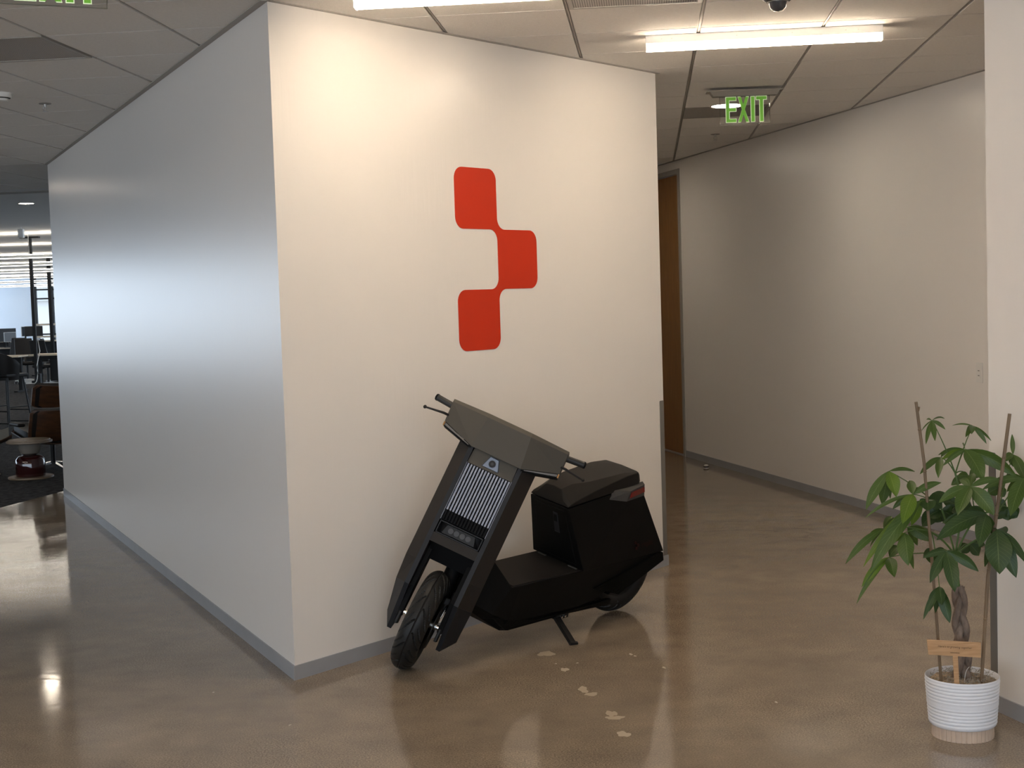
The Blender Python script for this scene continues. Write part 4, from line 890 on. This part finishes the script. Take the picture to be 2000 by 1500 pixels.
def task_chair(p, rz, label):
    r = empty('task_chair', M=rotz(rz, (p[0], p[1], 0))); tag(r, label, 'chair', 'black task chairs')
    MB().box(-.24, .24, -.23, .23, .43, .50).obj('seat', 'leather', r, bevel=.03)
    MB().hexa([(-.21, .20, .56), (.21, .20, .56), (.21, .24, .56), (-.21, .24, .56)], [(-.19, .30, 1.02), (.19, .30, 1.02), (.19, .33, 1.02), (-.19, .33, 1.02)]).obj('backrest', 'leather', r, bevel=.012)
    MB().hexa([(-.03, .10, .40), (.03, .10, .40), (.03, .15, .40), (-.03, .15, .40)], [(-.03, .25, .70), (.03, .25, .70), (.03, .28, .70), (-.03, .28, .70)]).obj('back_post', 'black_metal', r)
    for s in (-1, 1): MB().tube([(s * .24, .0, .44), (s * .29, .02, .46), (s * .29, .0, .66), (s * .29, -.16, .66)], .014, 6).obj('armrest', 'black_plastic', r, smooth=True)
    MB().tube([(0, 0, .08), (0, 0, .43)], .025, 10).obj('gas_lift', 'black_metal', r, smooth=True)
    for k in range(5):
        a = 2 * pi * k / 5; lg_ = MB().tube([(0, 0, .10), (.30 * cos(a), .30 * sin(a), .07)], [.025, .014], 8).obj('base_leg', 'screen_back', r, smooth=True)
        MB().tube([(.30 * cos(a) - .012, .30 * sin(a), .028), (.30 * cos(a) + .012, .30 * sin(a), .028)], .028, 10).obj('caster', 'black_plastic', lg_, smooth=True)
    return r
d1 = desk((-8.3288, 26.2000, 0.8592), .95, .62, 'light wood topped desk beside the power pole, cut off by the wall edge', .84)
d2 = desk((-10.4316, 29.0000, 0.7945), 1.0, .75, 'office desk with pale top just above the bar stool')
d3 = desk((-12.5741, 36.0000, 0.8153), 1.3, .75, 'long office desk behind the bar stool, left of the pole')
d4 = desk((-14.3298, 43.0000, 0.7906), 1.5, .75, 'far office desk under the window, behind the pole')
d5 = desk((-15.7242, 44.0000, 0.8047), 1.5, .75, 'farthest office desk by the blue wall at the left edge')
screen((-12.8180, 36.0000, 1.1086), .74, .58, radians(8), 'screen', 'large black monitor at the left edge of the office')
screen((-12.6051, 35.8000, 1.1070), .74, .42, radians(68), 'screen_back', 'pale tilted monitor beside the large black monitor')
screen((-14.6451, 43.0000, 0.9866), .74, .52, radians(78), 'screen_back', 'edge-on monitor in front of the blue wall')
screen((-14.3459, 42.8000, 0.9823), .74, .52, radians(20), 'screen', 'dark monitor behind the power pole')
task_chair((-9.8626, 30.2000, 0.7284), radians(160), 'black task chair right of the power pole')
task_chair((-10.0602, 31.5000, 0.6825), radians(100), 'black task chair half hidden by the wall edge')
task_chair((-10.9114, 32.0000, 0.6894), radians(30), 'black task chair left of the power pole under the desk')
task_chair((-11.6327, 33.0000, 0.6721), radians(-20), 'black task chair behind the bar stool')
# wall-mounted shelf unit by the window
su = empty('shelf_unit', (-15.2714, 47.0000, 1.0730)); su.location.z = 0; tag(su, 'small shelf unit standing before the far window', 'shelf')
for z in (.3, .75, 1.15): MB().box(-.35, .35, -.15, .15, z, z + .06).obj('shelf', 'desk_top', su)
for s in (-1, 1): MB().box(s * .33 - .02, s * .33 + .02, -.14, .14, 0, 1.2).obj('side', 'screen_back', su)
# suspended linear lights in rows
def pendant(r, ln, z, pm='pend'):
    MB().box(0, ln, -.035, .035, z, z + .045).obj('body', 'white_metal', r)
    MB().box(.01, ln - .01, -.030, .030, z - .012, z).obj('diffuser', pm, r); MB().box(.01, ln - .01, -.030, .030, z + .045, z + .052).obj('uplight', pm if pm != 'pend' else 'pend_up', r)
    for x in (.3, ln / 2, ln - .3): MB().tube([(x, 0, z + .052), (x, 0, H)], .004, 6).obj('cable', 'steel', r)
for k, d in enumerate((23.2, 27, 31.5, 37, 43, 49.5)):
    x0 = -.40 * d
    r = empty('pendant_lamp', M=rotz(-radians(1.5), (x0, d, 0))); tag(r, ['nearest', 'second nearest', 'third nearest', 'fourth nearest', 'fifth nearest', 'farthest'][k] + ' long suspended linear lamp over the office', 'lamp', 'office pendant lamps')
    ln = .13 * d; z = 2.5
    pendant(r, ln, z)
for x0, y0, ln, lb in ((-9.5, 9.6, 4.6, 'added unseen suspended lamp left of the frame beside the left wall'), (-10, 5.2, 5.0, 'added unseen suspended lamp left of the frame near the viewer'), (-9, 1.0, 5.0, 'added unseen suspended lamp left of the frame behind the viewer')):
    r = empty('pendant_lamp', M=rotz(-radians(aG), (x0, y0, 0))); tag(r, lb, 'lamp', 'office pendant lamps'); pendant(r, ln, 2.5, 'pend_fill')  # unseen pendants added to brighten the left ceiling
pj = empty('ceiling_sensor', (-7.3193, 21.5000, 2.8342)); pj.location.z = H; tag(pj, 'small white box sensor hanging from the office ceiling', 'sensor')
MB().box(-.04, .04, -.04, .04, -.16, -.03).obj('case', 'plastic_white', pj, bevel=.005); MB().tube([(0, 0, -.03), (0, 0, 0)], .012, 8).obj('stem', 'plastic_white', pj)
sd_ = MB().box(-1.4, 1.2, -.12, .12, -.004, .001).obj('slot_diffuser', 'tbar'); sd_.matrix_world = rotz(-radians(aG), (-5.3, 15.3, H)); tag(sd_, 'dark slot diffuser in the ceiling past the left wall end', 'vent')
# outside the far window
ob = empty('outside_building', (-15, 80, 0)); tag(ob, 'pale building seen through the far window', 'building')
MB().box(-12, -2.0, 0, 6, -2, 2.2).obj('facade', 'building', ob); MB().hexa([(-12.3, -.3, 2.2), (-1.7, -.3, 2.2), (-1.7, 6.3, 2.2), (-12.3, 6.3, 2.2)], [(-12.3, 3, 4.0), (-1.7, 3, 4.0), (-1.7, 3.1, 4.0), (-12.3, 3.1, 4.0)]).obj('roof', 'canopy', ob)
gd = MB().add([(-80, 52.5, -.3), (40, 52.5, -.3), (40, 130, -.3), (-80, 130, -.3)], [(0, 1, 2, 3)]).obj('ground_outside', 'building'); struct(gd)
